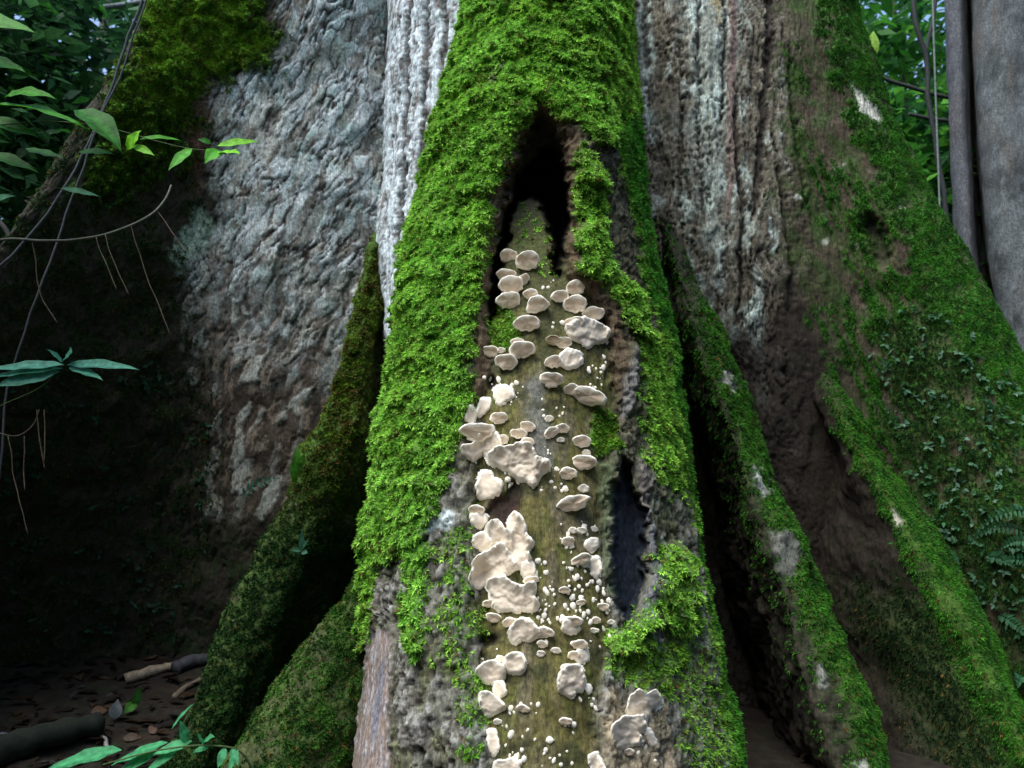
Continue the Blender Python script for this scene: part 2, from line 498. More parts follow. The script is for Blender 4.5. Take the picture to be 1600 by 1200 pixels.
mw_dark = pt.m([(240, -300), (300, 150), (310, 320), (280, 480), (330, 620), (330, 820), (250, 1000), (-600, 1100), (-600, 200)], 20, 30, 20)
mw = np.clip(mw_top*1.0+mw_dark*0.22*sstep(-0.25, 0.25, n1), 0, 1)
lf1, _, _ = worley(warp(P, 0.02, 15, 7)*32, 14)
disp = disp*(1-0.6*mw_top)+mw_top*(0.008+0.034*np.clip(1-lf1, 0, 1)*sstep(-.35, .25, fbm(P*9, 3, 15)))
col = lay(col, MOSS_D*0.8, np.clip(mw_top, 0, 1))
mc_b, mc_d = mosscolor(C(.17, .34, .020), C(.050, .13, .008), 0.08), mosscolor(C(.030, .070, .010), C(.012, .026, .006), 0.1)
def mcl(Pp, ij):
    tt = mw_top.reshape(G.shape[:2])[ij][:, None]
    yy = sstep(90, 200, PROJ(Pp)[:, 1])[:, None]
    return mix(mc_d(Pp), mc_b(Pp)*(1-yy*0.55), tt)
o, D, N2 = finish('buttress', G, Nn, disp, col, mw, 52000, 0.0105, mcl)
LW = (D, N2)
BV['left'] = o

# ---- trunk (behind the middle buttress and to its right, out to the right-hand outline)
rails = [
 [(-300, 690, 3.9), (0, 700, 3.9), (600, 700, 3.9), (1300, 700, 3.9)],
 [(-300, 604, 2.98), (0, 606, 2.98), (200, 603, 2.97), (400, 590, 2.93), (600, 602, 2.86), (800, 588, 2.82), (1000, 578, 2.8), (1300, 565, 2.75)],
 [(-300, 612, 2.82), (0, 614, 2.82), (200, 610, 2.81), (400, 598, 2.77), (600, 612, 2.70), (800, 598, 2.66), (1000, 590, 2.6), (1300, 580, 2.55)],
 [(-300, 670, 2.72), (0, 668, 2.70), (400, 650, 2.66), (800, 650, 2.58), (1300, 650, 2.5)],
 [(-300, 850, 2.62), (0, 850, 2.60), (600, 850, 2.6), (1300, 850, 2.6)],
 [(-300, 985, 2.80), (0, 1000, 2.78), (200, 1008, 2.78), (400, 1020, 2.82), (600, 1040, 2.95), (800, 1060, 3.0), (1000, 1080, 3.0), (1300, 1100, 3.0)],
 [(-300, 1090, 2.72), (0, 1100, 2.72), (200, 1110, 2.72), (400, 1125, 2.74), (600, 1140, 2.84), (800, 1150, 2.93), (1000, 1160, 2.95), (1300, 1170, 2.95)],
 [(-300, 1190, 2.72), (0, 1200, 2.72), (200, 1200, 2.71), (400, 1205, 2.71), (600, 1215, 2.77), (800, 1240, 2.85), (1000, 1300, 2.9), (1300, 1380, 2.9)],
 [(-300, 1245, 2.72), (0, 1270, 2.72), (200, 1290, 2.71), (400, 1320, 2.74), (600, 1345, 2.76), (800, 1390, 2.80), (1000, 1440, 2.82), (1300, 1520, 2.85)],
 [(-300, 1290, 2.76), (0, 1318, 2.76), (200, 1370, 2.70), (400, 1440, 2.64), (600, 1530, 2.58), (800, 1600, 2.52), (1000, 1690, 2.46), (1300, 1850, 2.4)],
 [(-300, 1312, 2.90), (0, 1340, 2.90), (100, 1370, 2.86), (200, 1404, 2.80), (300, 1452, 2.75), (400, 1508, 2.70), (500, 1566, 2.66), (600, 1625, 2.62), (800, 1740, 2.55), (1000, 1880, 2.48), (1300, 2100, 2.4)],
 [(-300, 1290, 3.2), (0, 1318, 3.2), (200, 1375, 3.1), (400, 1470, 3.0), (600, 1570, 2.95), (800, 1680, 2.9), (1300, 1980, 2.8)],
 [(-300, 1240, 4.1), (0, 1250, 4.1), (400, 1300, 4.1), (800, 1350, 4.1), (1300, 1400, 4.1)]]
G = loft(rails, -0.12, 2.85, 0.0064, 0.0064, segw=[.1, .4, 1, .6, .5, 1, 1, 1, 1, 1, .3, .12])
P = G.reshape(-1, 3); Nn = gnormals(G); q = PROJ(P); pt = Paint(P, q); n1, n2 = pt.n1, pt.n2
lean = 0.0
d, crack, fiss, fib, cv, cv2, rough = relief(P, -.05, .020, .30, 111, .08, .50, .25)
right_m = pt.m([(1215, -400), (1320, -400), (1900, 900), (1900, 1400), (1260, 1400), (1235, 800), (1230, 500), (1225, 250)], 24, 30, 14)
stripm = sstep(900, 860, q[:, 0])
disp = fbm(P*4, 3, 121)*.022+d*(.0130-.005*stripm)*(1-.6*right_m)+fbm(P*90, 3, 122)*.0014
barkr = np.tile(C(.118, .106, .076), (len(P), 1))
barkr = lay(barkr, C(.205, .190, .145), sstep(.45, .8, cv)*.8)
barkr = lay(barkr, C(.09, .10, .075), sstep(0.0, .5, n1)*.7)
barkr = lay(barkr, C(.07, .05, .036), sstep(.55, .9, cv2)*.7)
barkr = lay(barkr, C(.140, .138, .104), sstep(.05, .4, fib)*.6)
barkr = lay(barkr, C(.030, .023, .018), np.clip((1-crack)*.7+fiss, 0, 1))
paleb = np.tile(C(.50, .57, .60), (len(P), 1))
paleb = lay(paleb, C(.40, .48, .50), sstep(.4, .8, cv)*.8)
paleb = lay(paleb, C(.60, .66, .68), sstep(.05, .4, fib)*.8)
paleb = lay(paleb, C(.20, .18, .165), sstep(.06, .32, fbm(stretch(P, 0, .018, .14, .05), 4, 130)))
paleb = lay(paleb, C(.14, .12, .11), sstep(-.1, -.45, rough)*.8)
paleb = lay(paleb, C(.07, .06, .055), np.clip((1-crack)*.6+fiss*.95, 0, 1))
FISS = [([(640, -100), (636, 80), (630, 220), (622, 380), (618, 560)], 4.5), ([(668, -60), (662, 120), (652, 300), (648, 460)], 4.0), ([(700, -100), (694, 40), (688, 150), (676, 260)], 4.0), ([(655, 330), (642, 440), (636, 560)], 3.5),
        ([(1205, -60), (1203, 60), (1196, 150), (1188, 260), (1176, 350)], 6.5), ([(1232, 60), (1240, 180), (1252, 260), (1262, 330)], 3.0), ([(1010, -60), (1008, 40), (1012, 110)], 5.0), ([(1094, -100), (1090, 100), (1092, 240), (1100, 360)], 2.5),
        ([(1152, 120), (1150, 240), (1162, 330), (1158, 430), (1150, 520)], 3.5), ([(1132, -100), (1133, 60), (1128, 200)], 2.4), ([(1060, 60), (1066, 200), (1058, 330)], 2.5), ([(1216, 250), (1225, 330), (1240, 420), (1236, 500)], 3.0)]
FZ = np.zeros(len(P))
for ln, w_ in FISS:
    d0, fr_ = ldist(ln, q+np.stack([n1*7+n2*5, n2*0], 1)); FZ = np.maximum(FZ, sstep(w_*1.5, w_*.3, d0+n2*1.5)*sstep(0, .06, fr_)*sstep(1, .94, fr_))
disp = disp-FZ*.016
# greenish-white crust patches down the right trunk
crust = sstep(.12, .32, fbm(stretch(P, -0.05, 0.05, 0.17, 0.08), 4, 140)+0.25*fib)
crz = pt.m([(1060, -400), (1165, -400), (1160, 0), (1135, 150), (1140, 330), (1135, 520), (1120, 480), (1085, 300), (1075, 120)], 20, 30, 12)
crz2 = pt.m([(985, -400), (1015, -400), (1018, 120), (1020, 220), (1005, 180)], 8, 10, 5)
crz3 = pt.m([(1165, 470), (1185, 440), (1195, 500), (1192, 560), (1175, 545)], 5, 8, 6)
crz4 = pt.m([(1185, 300), (1215, 310), (1225, 400), (1200, 380)], 8, 30, 20)
bare = pt.m([(1140, 0), (1150, 0), (1150, 200), (1142, 340), (1134, 340), (1138, 200)], 4, 6, 3)
col = barkr
col = lay(col, C(.40, .47, .42), np.clip(crz*(0.42+1.2*crust)+.55*crust*(1-right_m)+crz2*.8+crz3+crz4*crust, 0, 1)*crack)
col = lay(col, C(.20, .145, .125), bare)
ylw = pt.m([(1112, -400), (1130, -400), (1130, 30), (1115, 60)], 6, 10, 5); col = lay(col, C(.28, .21, .08), ylw*.7)
strip = sstep(900, 860, q[:, 0])
col = lay(col, paleb, strip*sstep(700, 560, q[:, 1]+n1*60))
col = lay(col, C(.10, .16, .14), strip*sstep(620, 720, q[:, 1]+n1*60)*0.9)
# right part: dark bark with thin moss
rc = np.tile(C(.055, .042, .028), (len(P), 1))
rc = lay(rc, C(.095, .075, .050), sstep(0, .5, n2)); rc = lay(rc, C(.040, .062, .020), sstep(-.1, .4, n1))
rc = lay(rc, C(.34, .34, .28), sstep(.40, .50, fbm(P*17+3, 3, 150))*sstep(460, 380, q[:, 1]))
big = pt.m([(1325, 125), (1345, 140), (1375, 170), (1378, 195), (1360, 185), (1338, 160)], 4, 6, 4)
rc = lay(rc, C(.42, .42, .36), big)
col = lay(col, rc, right_m)
col = lay(col, C(.026, .020, .016), FZ*.9)
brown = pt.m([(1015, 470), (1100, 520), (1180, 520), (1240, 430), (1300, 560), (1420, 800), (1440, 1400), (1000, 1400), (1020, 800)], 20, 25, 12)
col = lay(col, C(.020, .015, .011), brown*.92)  # brown bark taken near-black: the gap's shade is painted in
knot, _ = ldist([(1358, 352), (1372, 372), (1378, 400)], q); kn = sstep(22, 4, knot+n2*9)
disp = disp-kn*0.03+sstep(60, 26, knot)*(1-kn)*0.010
col = lay(col, C(.03, .027, .018), kn*.8)
# moss
m1 = pt.m([(1330, -400), (1345, 0), (1405, 190), (1500, 370), (1640, 600), (1900, 1000), (1640, 800), (1560, 620), (1450, 470), (1400, 330), (1360, 260), (1310, 160), (1290, 60), (1290, -300)], 14, 24, 12)
m2 = pt.m([(1260, 240), (1330, 260), (1420, 330), (1560, 560), (1640, 720), (1640, 1000), (1450, 880), (1390, 760), (1310, 600), (1270, 480), (1330, 470), (1320, 380), (1270, 330)], 14, 30, 14)
m3 = pt.m([(1380, 500), (1460, 480), (1640, 700), (1700, 1300), (1600, 1150), (1450, 860), (1400, 700)], 20, 30, 14)
m4 = pt.m([(1225, 60), (1250, 60), (1268, 180), (1270, 300), (1245, 240), (1232, 150)], 5, 18, 10)
strands = sstep(-.15, .3, fbm(stretch(P, -0.42, 0.02, 0.12, 0.05), 3, 160))
mw = np.clip(m1*(.25+.75*sstep(-.45, .1, n1+.5*n2))+m2*.9*sstep(-.2, .25, strands-.45)+m3*.55*sstep(-.3, .2, n1)+m4*.35*strands, 0, 1)*(1-big)*(1-kn)
mw_rtrunk = mw
film = sstep(-.25, .25, fbm(stretch(P, -.42, .05, .22, .1), 3, 165))*right_m*(1-brown)
col = lay(col, C(.030, .062, .010), film*.6)
col = lay(col, C(.028, .105, .007), np.clip(mw, 0, 1)*.95)
lf1, _, _ = worley(warp(P, .02, 15, 107)*34, 114)
disp = disp+mw*(0.003+0.006*np.clip(1-lf1, 0, 1))
mc_r, mc_r2 = mosscolor(C(.042, .185, .012), C(.018, .080, .008), 0.03, 14), mosscolor(C(.030, .085, .016), C(.014, .040, .009), 0.03, 14)
m3g, m1g = m3.reshape(G.shape[:2]), m1.reshape(G.shape[:2])
def mcr(Pp, ij):
    t = (m3g[ij]*(1-m1g[ij]))[:, None]
    return mix(mc_r(Pp), mc_r2(Pp), t)
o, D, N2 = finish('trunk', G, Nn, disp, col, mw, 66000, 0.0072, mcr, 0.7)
TR = (D, N2)
BV['trunk'] = o

# ---- narrow buttresses
def ridge(rails, zlo, zhi, base, mossfn, plates, seed, lean, mosscol, dens=60000, step=0.0085, size=0.009, droop=0.2, dz2=1.0, patches=()):
    G = loft(rails, zlo, zhi, step, step, segw=[.3]+[1]*(len(rails)-3)+[.3])
    dens *= .72; size *= 1.12
    P = G.reshape(-1, 3); Nn = gnormals(G); q = PROJ(P); pt = Paint(P, q)
    d, crack, fiss, fib, cv, cv2, rough = relief(P, lean, .020, .085, seed)
    disp = fbm(P*2.6, 2, seed+9)*.045+fbm(P*7, 3, seed+2)*.024+d*.013*plates+fbm(P*65, 3, seed+3)*.003
    col = np.tile(np.asarray(base, float), (len(P), 1))
    col = lay(col, np.asarray(base)*1.9, sstep(.5, .9, cv)*.6*plates); col = lay(col, np.asarray(base)*.45, np.clip((1-crack)*.7+fiss, 0, 1)*plates); col = lay(col, np.asarray(base)*1.5, sstep(.1, .45, rough)*.6)
    col = lay(col, np.asarray(base)*C(.6, 1.1, .5), sstep(0, .5, pt.n1)*.6)
    mw = mossfn(pt, q)
    for poly, c, h in patches:
        m = pt.m(poly, 4, 7, 5); col = lay(col, c*(0.75+0.5*cv[:, None]), m*crack); mw = mw*(1-m); disp = disp+m*h
    col = lay(col, C(.035, .080, .008), mw*.9)
    lf1, _, _ = worley(warp(P, .02, 15, seed+4)*34, seed+5)
    disp = disp+mw*(.004+.012*np.clip(1-lf1, 0, 1))
    return finish('buttress', G, Nn, disp, col, mw, dens, size, mosscol, droop)

# small mossy buttress left of the pale strip, running down to the left
S = [(250, 612, 3.10), (300, 602, 3.0), (360, 590, 2.90), (400, 580, 2.80), (530, 543, 2.66), (680, 503, 2.58), (800, 443, 2.50), (920, 388, 2.42), (1130, 292, 2.30), (1350, 190, 2.2)]
Sr = [(250, 625, 3.1), (300, 615, 3.0), (360, 608, 2.94), (400, 604, 2.84), (530, 604, 2.78), (680, 598, 2.70), (800, 578, 2.64), (920, 545, 2.57), (1130, 470, 2.46), (1350, 380, 2.35)]
def m_S(pt, q):
    up = sstep(790, 700, q[:, 1]+pt.n1*60)
    e, _ = ldist([(a[1], a[0]) for a in S], q)
    return np.clip(np.clip(sstep(70, 20, e+pt.n1*30)*up+up*.45*sstep(-.2, .3, pt.n1)+.85*(1-up)*sstep(-.6, 0, pt.n1), 0, 1)*sstep(620, 604, q[:, 0]), 0, 1)
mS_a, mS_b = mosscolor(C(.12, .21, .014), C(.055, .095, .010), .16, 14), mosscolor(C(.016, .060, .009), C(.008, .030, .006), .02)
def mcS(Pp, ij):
    yy = sstep(700, 860, PROJ(Pp)[:, 1])[:, None]  # moss colour darkens downward, standing in for the dimmer light low down
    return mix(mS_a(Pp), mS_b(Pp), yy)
ridge([[(a, b+60, c+.6) for a, b, c in S], [(a, b+4, c+.12) for a, b, c in S], S,
       [(a, b*.75+d*.25, c+.02) for (a, b, c), d in zip(S, np.interp([s[0] for s in S], [s[0] for s in Sr], [s[1] for s in Sr]))],
       [(a, b*.45+d*.55, c+.05+.14*sstep(640, 900, a)) for (a, b, c), d in zip(S, np.interp([s[0] for s in S], [s[0] for s in Sr], [s[1] for s in Sr]))],
       [(a, b, c+.12+.22*sstep(640, 900, a)) for a, b, c in Sr], [(a, b+70, c+.5) for a, b, c in Sr]],
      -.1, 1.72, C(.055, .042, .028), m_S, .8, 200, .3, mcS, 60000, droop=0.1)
# lower mossy root in front of it
T_ = [(760, 640, 2.34), (800, 618, 2.30), (870, 585, 2.22), (1000, 483, 2.10), (1100, 425, 2.03), (1190, 378, 1.97), (1350, 300, 1.88)]
def m_T(pt, q):
    return np.clip(.25+.75*sstep(-.3, .2, pt.n1), 0, 1)*.9
ridge([[(a, b+60, c+.6) for a, b, c in T_], [(a, b+6, c+.10) for a, b, c in T_], T_, [(a, b+45, c+.00) for a, b, c in T_],
       [(a, b+130, c+.07) for a, b, c in T_], [(a, b+230, c+.22) for a, b, c in T_], [(a, b+260, c+.6) for a, b, c in T_]],
      -.1, .80, C(.050, .050, .022), m_T, .5, 230, .5, mosscolor(C(.038, .120, .010), C(.014, .050, .006), .04, 16), 62000, droop=.2)
# right buttress A: thin ridge beside the black gap
AL = [(220, 1010, 3.0), (300, 1018, 2.88), (350, 1030, 2.76), (480, 1066, 2.54), (560, 1092, 2.49), (640, 1120, 2.44), (760, 1162, 2.36), (850, 1186, 2.30), (960, 1221, 2.24), (1080, 1262, 2.17), (1200, 1302, 2.1), (1350, 1352, 2.02)]
AR = [(220, 1016, 3.0), (300, 1030, 2.90), (350, 1052, 2.79), (480, 1109, 2.57), (560, 1131, 2.52), (640, 1165, 2.47), (760, 1203, 2.39), (850, 1240, 2.33), (980, 1290, 2.25), (1090, 1340, 2.19), (1200, 1370, 2.13), (1350, 1425, 2.05)]
def m_A(pt, q):
    e, _ = ldist([(a[1], a[0]) for a in AR], q)
    return np.clip(sstep(38, 10, e+pt.n1*34+pt.n2*18)*sstep(-.45, .05, pt.n1+.15)*sstep(430, 560, q[:, 1]+pt.n1*60)+.10*sstep(90, 40, e), 0, 1)
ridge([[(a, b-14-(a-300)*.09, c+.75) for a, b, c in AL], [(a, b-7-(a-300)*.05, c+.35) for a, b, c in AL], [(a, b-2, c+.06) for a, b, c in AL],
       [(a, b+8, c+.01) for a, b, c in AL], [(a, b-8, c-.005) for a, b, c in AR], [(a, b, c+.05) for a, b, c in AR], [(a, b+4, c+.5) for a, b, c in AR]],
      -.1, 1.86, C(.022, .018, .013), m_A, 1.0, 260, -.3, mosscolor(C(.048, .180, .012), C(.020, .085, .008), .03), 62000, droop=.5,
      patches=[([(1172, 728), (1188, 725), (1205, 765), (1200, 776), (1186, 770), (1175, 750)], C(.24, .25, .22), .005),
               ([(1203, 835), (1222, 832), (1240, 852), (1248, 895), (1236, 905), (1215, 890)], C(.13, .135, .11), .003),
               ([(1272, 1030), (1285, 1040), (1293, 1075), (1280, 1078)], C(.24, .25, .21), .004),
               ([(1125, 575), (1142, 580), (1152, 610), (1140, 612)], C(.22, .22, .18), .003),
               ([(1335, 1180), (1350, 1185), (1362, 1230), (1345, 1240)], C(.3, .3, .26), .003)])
# right buttress B: brown flank and a mossy edge
BR = [(300, 1215, 3.1), (400, 1240, 2.98), (480, 1262, 2.88), (560, 1290, 2.80), (620, 1312, 2.73), (700, 1350, 2.63), (790, 1400, 2.53), (880, 1450, 2.44), (960, 1502, 2.37), (1080, 1562, 2.28), (1180, 1612, 2.21), (1350, 1700, 2.12)]
def m_B(pt, q):
    e, _ = ldist([(a[1], a[0]) for a in BR], q)
    low = sstep(880, 1000, q[:, 1]+pt.n1*50)*sstep(200, 60, e+pt.n1*40)
    return np.clip(sstep(31, 10, e+pt.n1*26+pt.n2*10)*sstep(540, 690, q[:, 1]+pt.n1*70)+low*.5, 0, 1)
by = np.array([b[0] for b in BR], float)
fl1 = np.interp(by, [480, 560, 700, 880, 1080, 1350], [1240, 1250, 1290, 1350, 1420, 1500])
fl2 = np.interp(by, [480, 560, 700, 880, 1080, 1350], [1215, 1200, 1225, 1270, 1320, 1380])
fl3 = np.interp(by, [480, 560, 700, 880, 1080, 1350], [1200, 1170, 1185, 1215, 1250, 1300])
mB1, mB2 = mosscolor(C(.045, .180, .012), C(.018, .082, .008), .03), mosscolor(C(.012, .036, .006), C(.006, .018, .004), .03)
def mcB(Pp, ij):
    qq = PROJ(Pp); e, _ = ldist([(a[1], a[0]) for a in BR], qq)
    return mix(mB1(Pp), mB2(Pp), sstep(30, 60, e)[:, None])
ridge([[(a, f, c+.65) for (a, b, c), f in zip(BR, fl3)], [(a, f, c+.42) for (a, b, c), f in zip(BR, fl2)], [(a, f, c+.20) for (a, b, c), f in zip(BR, fl1)],
       [(a, b-34, c+.03) for a, b, c in BR], [(a, b-10, c-.01) for a, b, c in BR], [(a, b, c+.05) for a, b, c in BR], [(a, b+16, c+.16) for a, b, c in BR], [(a, b+30, c+.34) for a, b, c in BR], [(a, b+30, c+.7) for a, b, c in BR]],
      -.1, 1.75, C(.020, .015, .011), m_B, .35, 300, -.4, mcB, 60000, droop=.5,
      patches=[([(1388, 795), (1400, 800), (1412, 825), (1404, 830)], C(.30, .28, .22), .003)])

# ---- the middle buttress with its hollow
ys = np.array([-300, 0, 50, 100, 150, 200, 250, 300, 350, 400, 450, 500, 600, 650, 700, 750, 800, 850, 900, 950, 1000, 1050, 1100, 1150, 1200, 1500], float)
Lx = np.array([752, 740, 735, 722, 706, 696, 684, 668, 654, 646, 637, 633, 620, 612, 604, 597, 592, 589, 587, 584, 575, 568, 562, 557, 552, 520], float)
Rx = np.array([960, 980, 985, 990, 994, 998, 1002, 1006, 1013, 1020, 1035, 1045, 1056, 1065, 1073, 1078, 1082, 1090, 1102, 1108, 1114, 1127, 1138, 1152, 1161, 1230], float)
Yc = np.interp(ys, [-300, 0, 200, 400, 600, 800, 1000, 1200, 1500], [2.42, 2.25, 2.13, 2.04, 1.95, 1.87, 1.80, 1.74, 1.64])
wd = Rx-Lx
def rl(fx, dy): return [(a, l+w_*fx, y+dy) for a, l, w_, y in zip(ys, Lx, wd, Yc)]
rails = [rl(.16, 1.1), rl(.03, .5), rl(0, .24), rl(.07, .09), rl(.24, .0), rl(.5, -.03), rl(.72, .0), rl(.86, .10), rl(.97, .27), rl(1.0, .42), rl(.97, .62), rl(.86, 1.1)]
G = loft(rails, -.1, 2.65, .0046, .0046, segw=[.12, .5, 1, 1, 1, 1, 1, 1, 1, .4, .12])
P = G.reshape(-1, 3); Nn = gnormals(G); q = PROJ(P); pt = Paint(P, q); n1, n2 = pt.n1, pt.n2
front = sstep(-.02, .08, -(Nn.reshape(-1, 3)*(P-CAM)/np.linalg.norm(P-CAM, axis=1, keepdims=True)).sum(1))
qx = q+np.stack([n1*12+n2*8, n1*12+n2*5], 1)
HOL = [(838, 175), (852, 180), (872, 200), (886, 230), (893, 270), (896, 330), (893, 400), (898, 430), (930, 455), (952, 490), (962, 550), (968, 610), (972, 650), (960, 700), (948, 760), (942, 850), (948, 920), (962, 975), (950, 1040), (932, 1100), (942, 1200), (960, 1500),
       (780, 1500), (765, 1200), (752, 1100), (744, 1000), (740, 900), (737, 800), (733, 700), (744, 640), (753, 560), (754, 500), (758, 440), (764, 390), (772, 340), (784, 295), (800, 250), (815, 215)]
DEEP = [(842, 228), (860, 226), (878, 245), (888, 290), (889, 350), (883, 405), (875, 440), (866, 435), (861, 390), (855, 350), (842, 318), (822, 306), (806, 322), (796, 352), (790, 395), (789, 440), (784, 500), (764, 512), (766, 430), (778, 370), (790, 318), (812, 268)]
hs = sdist(HOL, qx); dsd = sdist(DEEP, qx)
hol = sstep(-4, 22, hs)*front
depth = np.interp(q[:, 1], [170, 260, 400, 520, 700, 900, 1100, 1300], [.10, .16, .11, .06, .04, .035, .022, .012])
inX = (q[:, 0]-np.interp(q[:, 1], [320, 500, 700, 1200], [822, 850, 850, 860]))/np.interp(q[:, 1], [320, 450, 600, 1200], [42, 90, 110, 95])
bulge = np.clip(1-inX**2, 0, 1)*.05*sstep(330, 460, q[:, 1])
push = hol*depth-hol*bulge*hol+sstep(-3, 14, dsd)*front*.28
CAV = [(966, 712), (984, 735), (998, 795), (1005, 850), (1005, 900), (991, 950), (975, 978), (961, 935), (953, 870), (957, 790)]
cav = sstep(-4, 7, sdist(CAV, q+np.stack([n1*9+n2*8, n1*6], 1)))*front
push = push+cav*.08
pit = np.zeros(len(P))
for px, py, rx, ry in [(751, 905, 11, 16), (760, 1001, 18, 11), (785, 800, 24, 24), (752, 1035, 6, 20), (805, 775, 12, 30), (770, 600, 9, 14), (946, 512, 10, 20)]:
    pit = np.maximum(pit, sstep(1.25, .6, np.sqrt(((q[:, 0]-px)/rx)**2+((q[:, 1]-py)/ry)**2)+n2*.4))
push = push+pit*front*.025
# bark
d, crack, fiss, bfib, cv, cv2, rough = relief(P, .03, .019, .060, 411)
fib = fbm(stretch(warp(P, .01, 8, 408), -.02, .006, .16, .02), 3, 420)
inside = sstep(0, 20, hs)*front
bk = 1-inside
disp = fbm(P*5, 3, 421)*.016+bk*d*.014+fbm(P*75, 3, 422)*.0022+inside*fib*.0045
disp = disp*(1-.85*sstep(.05, .6, cav))
lip = np.exp(-((hs+18)/14)**2)*front*sstep(1250, 900, q[:, 1])
disp = disp+lip*np.interp(q[:, 1], [150, 230, 500, 1000], [.012, .020, .014, .006])
# swelling over the top of the hollow and the fold going up from its point
d0, _ = ldist([(690, 205), (760, 165), (830, 150), (900, 185), (925, 260)], q); disp = disp+np.exp(-(d0/34)**2)*.022*front
d0, _ = ldist([(700, 130), (770, 95), (850, 60)], q); disp = disp+np.exp(-(d0/26)**2)*.018*front
for ln, wd_, hh in [([(985, 548), (981, 590), (979, 640)], 9, .012), ([(1002, 800), (1010, 850), (1018, 895), (1010, 935), (1000, 962)], 9, .022), ([(1000, 720), (1004, 760), (1003, 800)], 10, .012),
                    ([(945, 1095), (948, 1140), (960, 1200)], 18, .02), ([(1060, 880), (1085, 960), (1105, 1060)], 16, .012), ([(1040, 660), (1062, 760), (1080, 860)], 14, .010),
                    ([(650, 880), (668, 1000), (700, 1190)], 22, .012), ([(720, 830), (722, 960), (738, 1150)], 14, .010)]:
    d0, _ = ldist(ln, q); disp = disp+np.exp(-(d0/wd_)**2)*hh*front
barkc = np.tile(C(.135, .135, .108), (len(P), 1))
barkc = lay(barkc, C(.25, .245, .225), sstep(.45, .8, cv)*.7)
barkc = lay(barkc, C(.115, .125, .055), sstep(-.1, .35, n1)*.8)
barkc = lay(barkc, C(.34, .345, .32), sstep(.25, .5, fbm(P*22, 3, 431))*.55)
barkc = lay(barkc, C(.050, .042, .032), sstep(.6, .95, cv2)*.7)
barkc = lay(barkc, C(.035, .028, .022), np.clip((1-crack)*.7+fiss*.95, 0, 1)); barkc = lay(barkc, C(.06, .05, .04), sstep(-.15, -.5, rough)*.7)
col = barkc
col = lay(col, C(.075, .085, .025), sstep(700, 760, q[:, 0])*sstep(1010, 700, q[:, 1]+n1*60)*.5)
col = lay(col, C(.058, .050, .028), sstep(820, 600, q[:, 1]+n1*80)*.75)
# bare strip at the lower left
bs = pt.m([(582, 985), (606, 985), (608, 1040), (603, 1120), (600, 1300), (540, 1300), (560, 1090), (570, 1020)], 4, 6, 3)
disp = mix(disp, fbm(P*5, 3, 421)*.016-.004+fib*.004, bs)
col = lay(col, lay(np.tile(C(.21, .155, .125), (len(P), 1)), C(.30, .29, .30), sstep(-.1, .3, fib)), bs)
bs2 = pt.m([(584, 1040), (596, 1030), (594, 1090), (585, 1160), (576, 1160), (578, 1090)], 4, 5, 3)
col = lay(col, C(.17, .165, .19), bs2)
# heartwood inside the hollow
wood = np.tile(C(.100, .088, .028), (len(P), 1))
wood = lay(wood, C(.075, .085, .018), sstep(-.15, .3, fbm(stretch(P, 0, .035, .09, .05), 3, 441))*.8)
wood = lay(wood, C(.115, .098, .066), sstep(.0, .35, fbm(stretch(P, 0, .05, .20, .05)+4, 3, 442))*.7)
wood = lay(wood, C(.19, .165, .09), sstep(.1, .5, fib)*.35)
wood = lay(wood, C(.050, .045, .018), sstep(-.08, -.40, fib)*.7)
ds, _ = ldist([(838, 600), (843, 650), (846, 690), (850, 720)], q); wood = lay(wood, C(.115, .115, .115), sstep(26, 2, ds+n1*18+n2*8)*.7)
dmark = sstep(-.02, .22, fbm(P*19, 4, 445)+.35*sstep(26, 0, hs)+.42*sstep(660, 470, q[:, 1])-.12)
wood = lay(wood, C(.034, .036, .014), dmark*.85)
wood = lay(wood, C(.034, .026, .018), sstep(16, 2, hs+n2*7)*sstep(1150, 800, q[:, 1])*.85)  # shade of the gaps under the lips painted into the wood edge
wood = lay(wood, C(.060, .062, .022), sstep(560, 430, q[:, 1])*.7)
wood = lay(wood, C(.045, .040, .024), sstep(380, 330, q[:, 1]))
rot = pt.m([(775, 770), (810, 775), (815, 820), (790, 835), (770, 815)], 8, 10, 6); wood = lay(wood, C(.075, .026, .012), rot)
wood = lay(wood, C(.022, .016, .013), pit*.9); wood = lay(wood, C(.018, .014, .012), sstep(-3, 8, dsd))  # black interior of the deep gap: its shade painted into the wood
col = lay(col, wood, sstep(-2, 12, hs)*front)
# bare brown inner lips
lipc = np.exp(-((hs+3)/9)**2)*front*sstep(700, 560, q[:, 1])
col = lay(col, C(.085, .060, .035), np.clip(lipc*1.5, 0, 1))
tan = pt.m([(938, 1085), (960, 1075), (985, 1120), (1040, 1110), (1065, 1200), (1070, 1300), (950, 1300), (942, 1160)], 8, 12, 6)
col = lay(col, lay(np.tile(C(.27, .22, .145), (len(P), 1)), C(.16, .13, .09), sstep(-.1, .3, fib)), tan*.85)
for ln, w_, c_ in [([(985, 550), (980, 590), (978, 645)], 5, C(.135, .130, .118)), ([(1004, 800), (1012, 860), (1018, 895), (1010, 935), (1002, 960)], 4, C(.10, .10, .115)), ([(1000, 725), (1003, 790)], 6, C(.15, .13, .11))]:
    d0, _ = ldist(ln, q); col = lay(col, c_, sstep(w_+6, w_-3, d0+n1*5)*front)
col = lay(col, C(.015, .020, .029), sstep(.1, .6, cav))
bandg = pt.m([(935, 730), (960, 715), (955, 790), (952, 870), (960, 930), (945, 930), (940, 850)], 6, 8, 4)
col = lay(col, C(.075, .095, .045), bandg*(1-cav)*.8)
for px, py, r_ in [(697, 812, 14), (672, 818, 8)]:
    d0 = np.hypot(q[:, 0]-px, (q[:, 1]-py)); col = lay(col, C(.40, .46, .46), sstep(r_+3, r_-3, d0+n1*6))
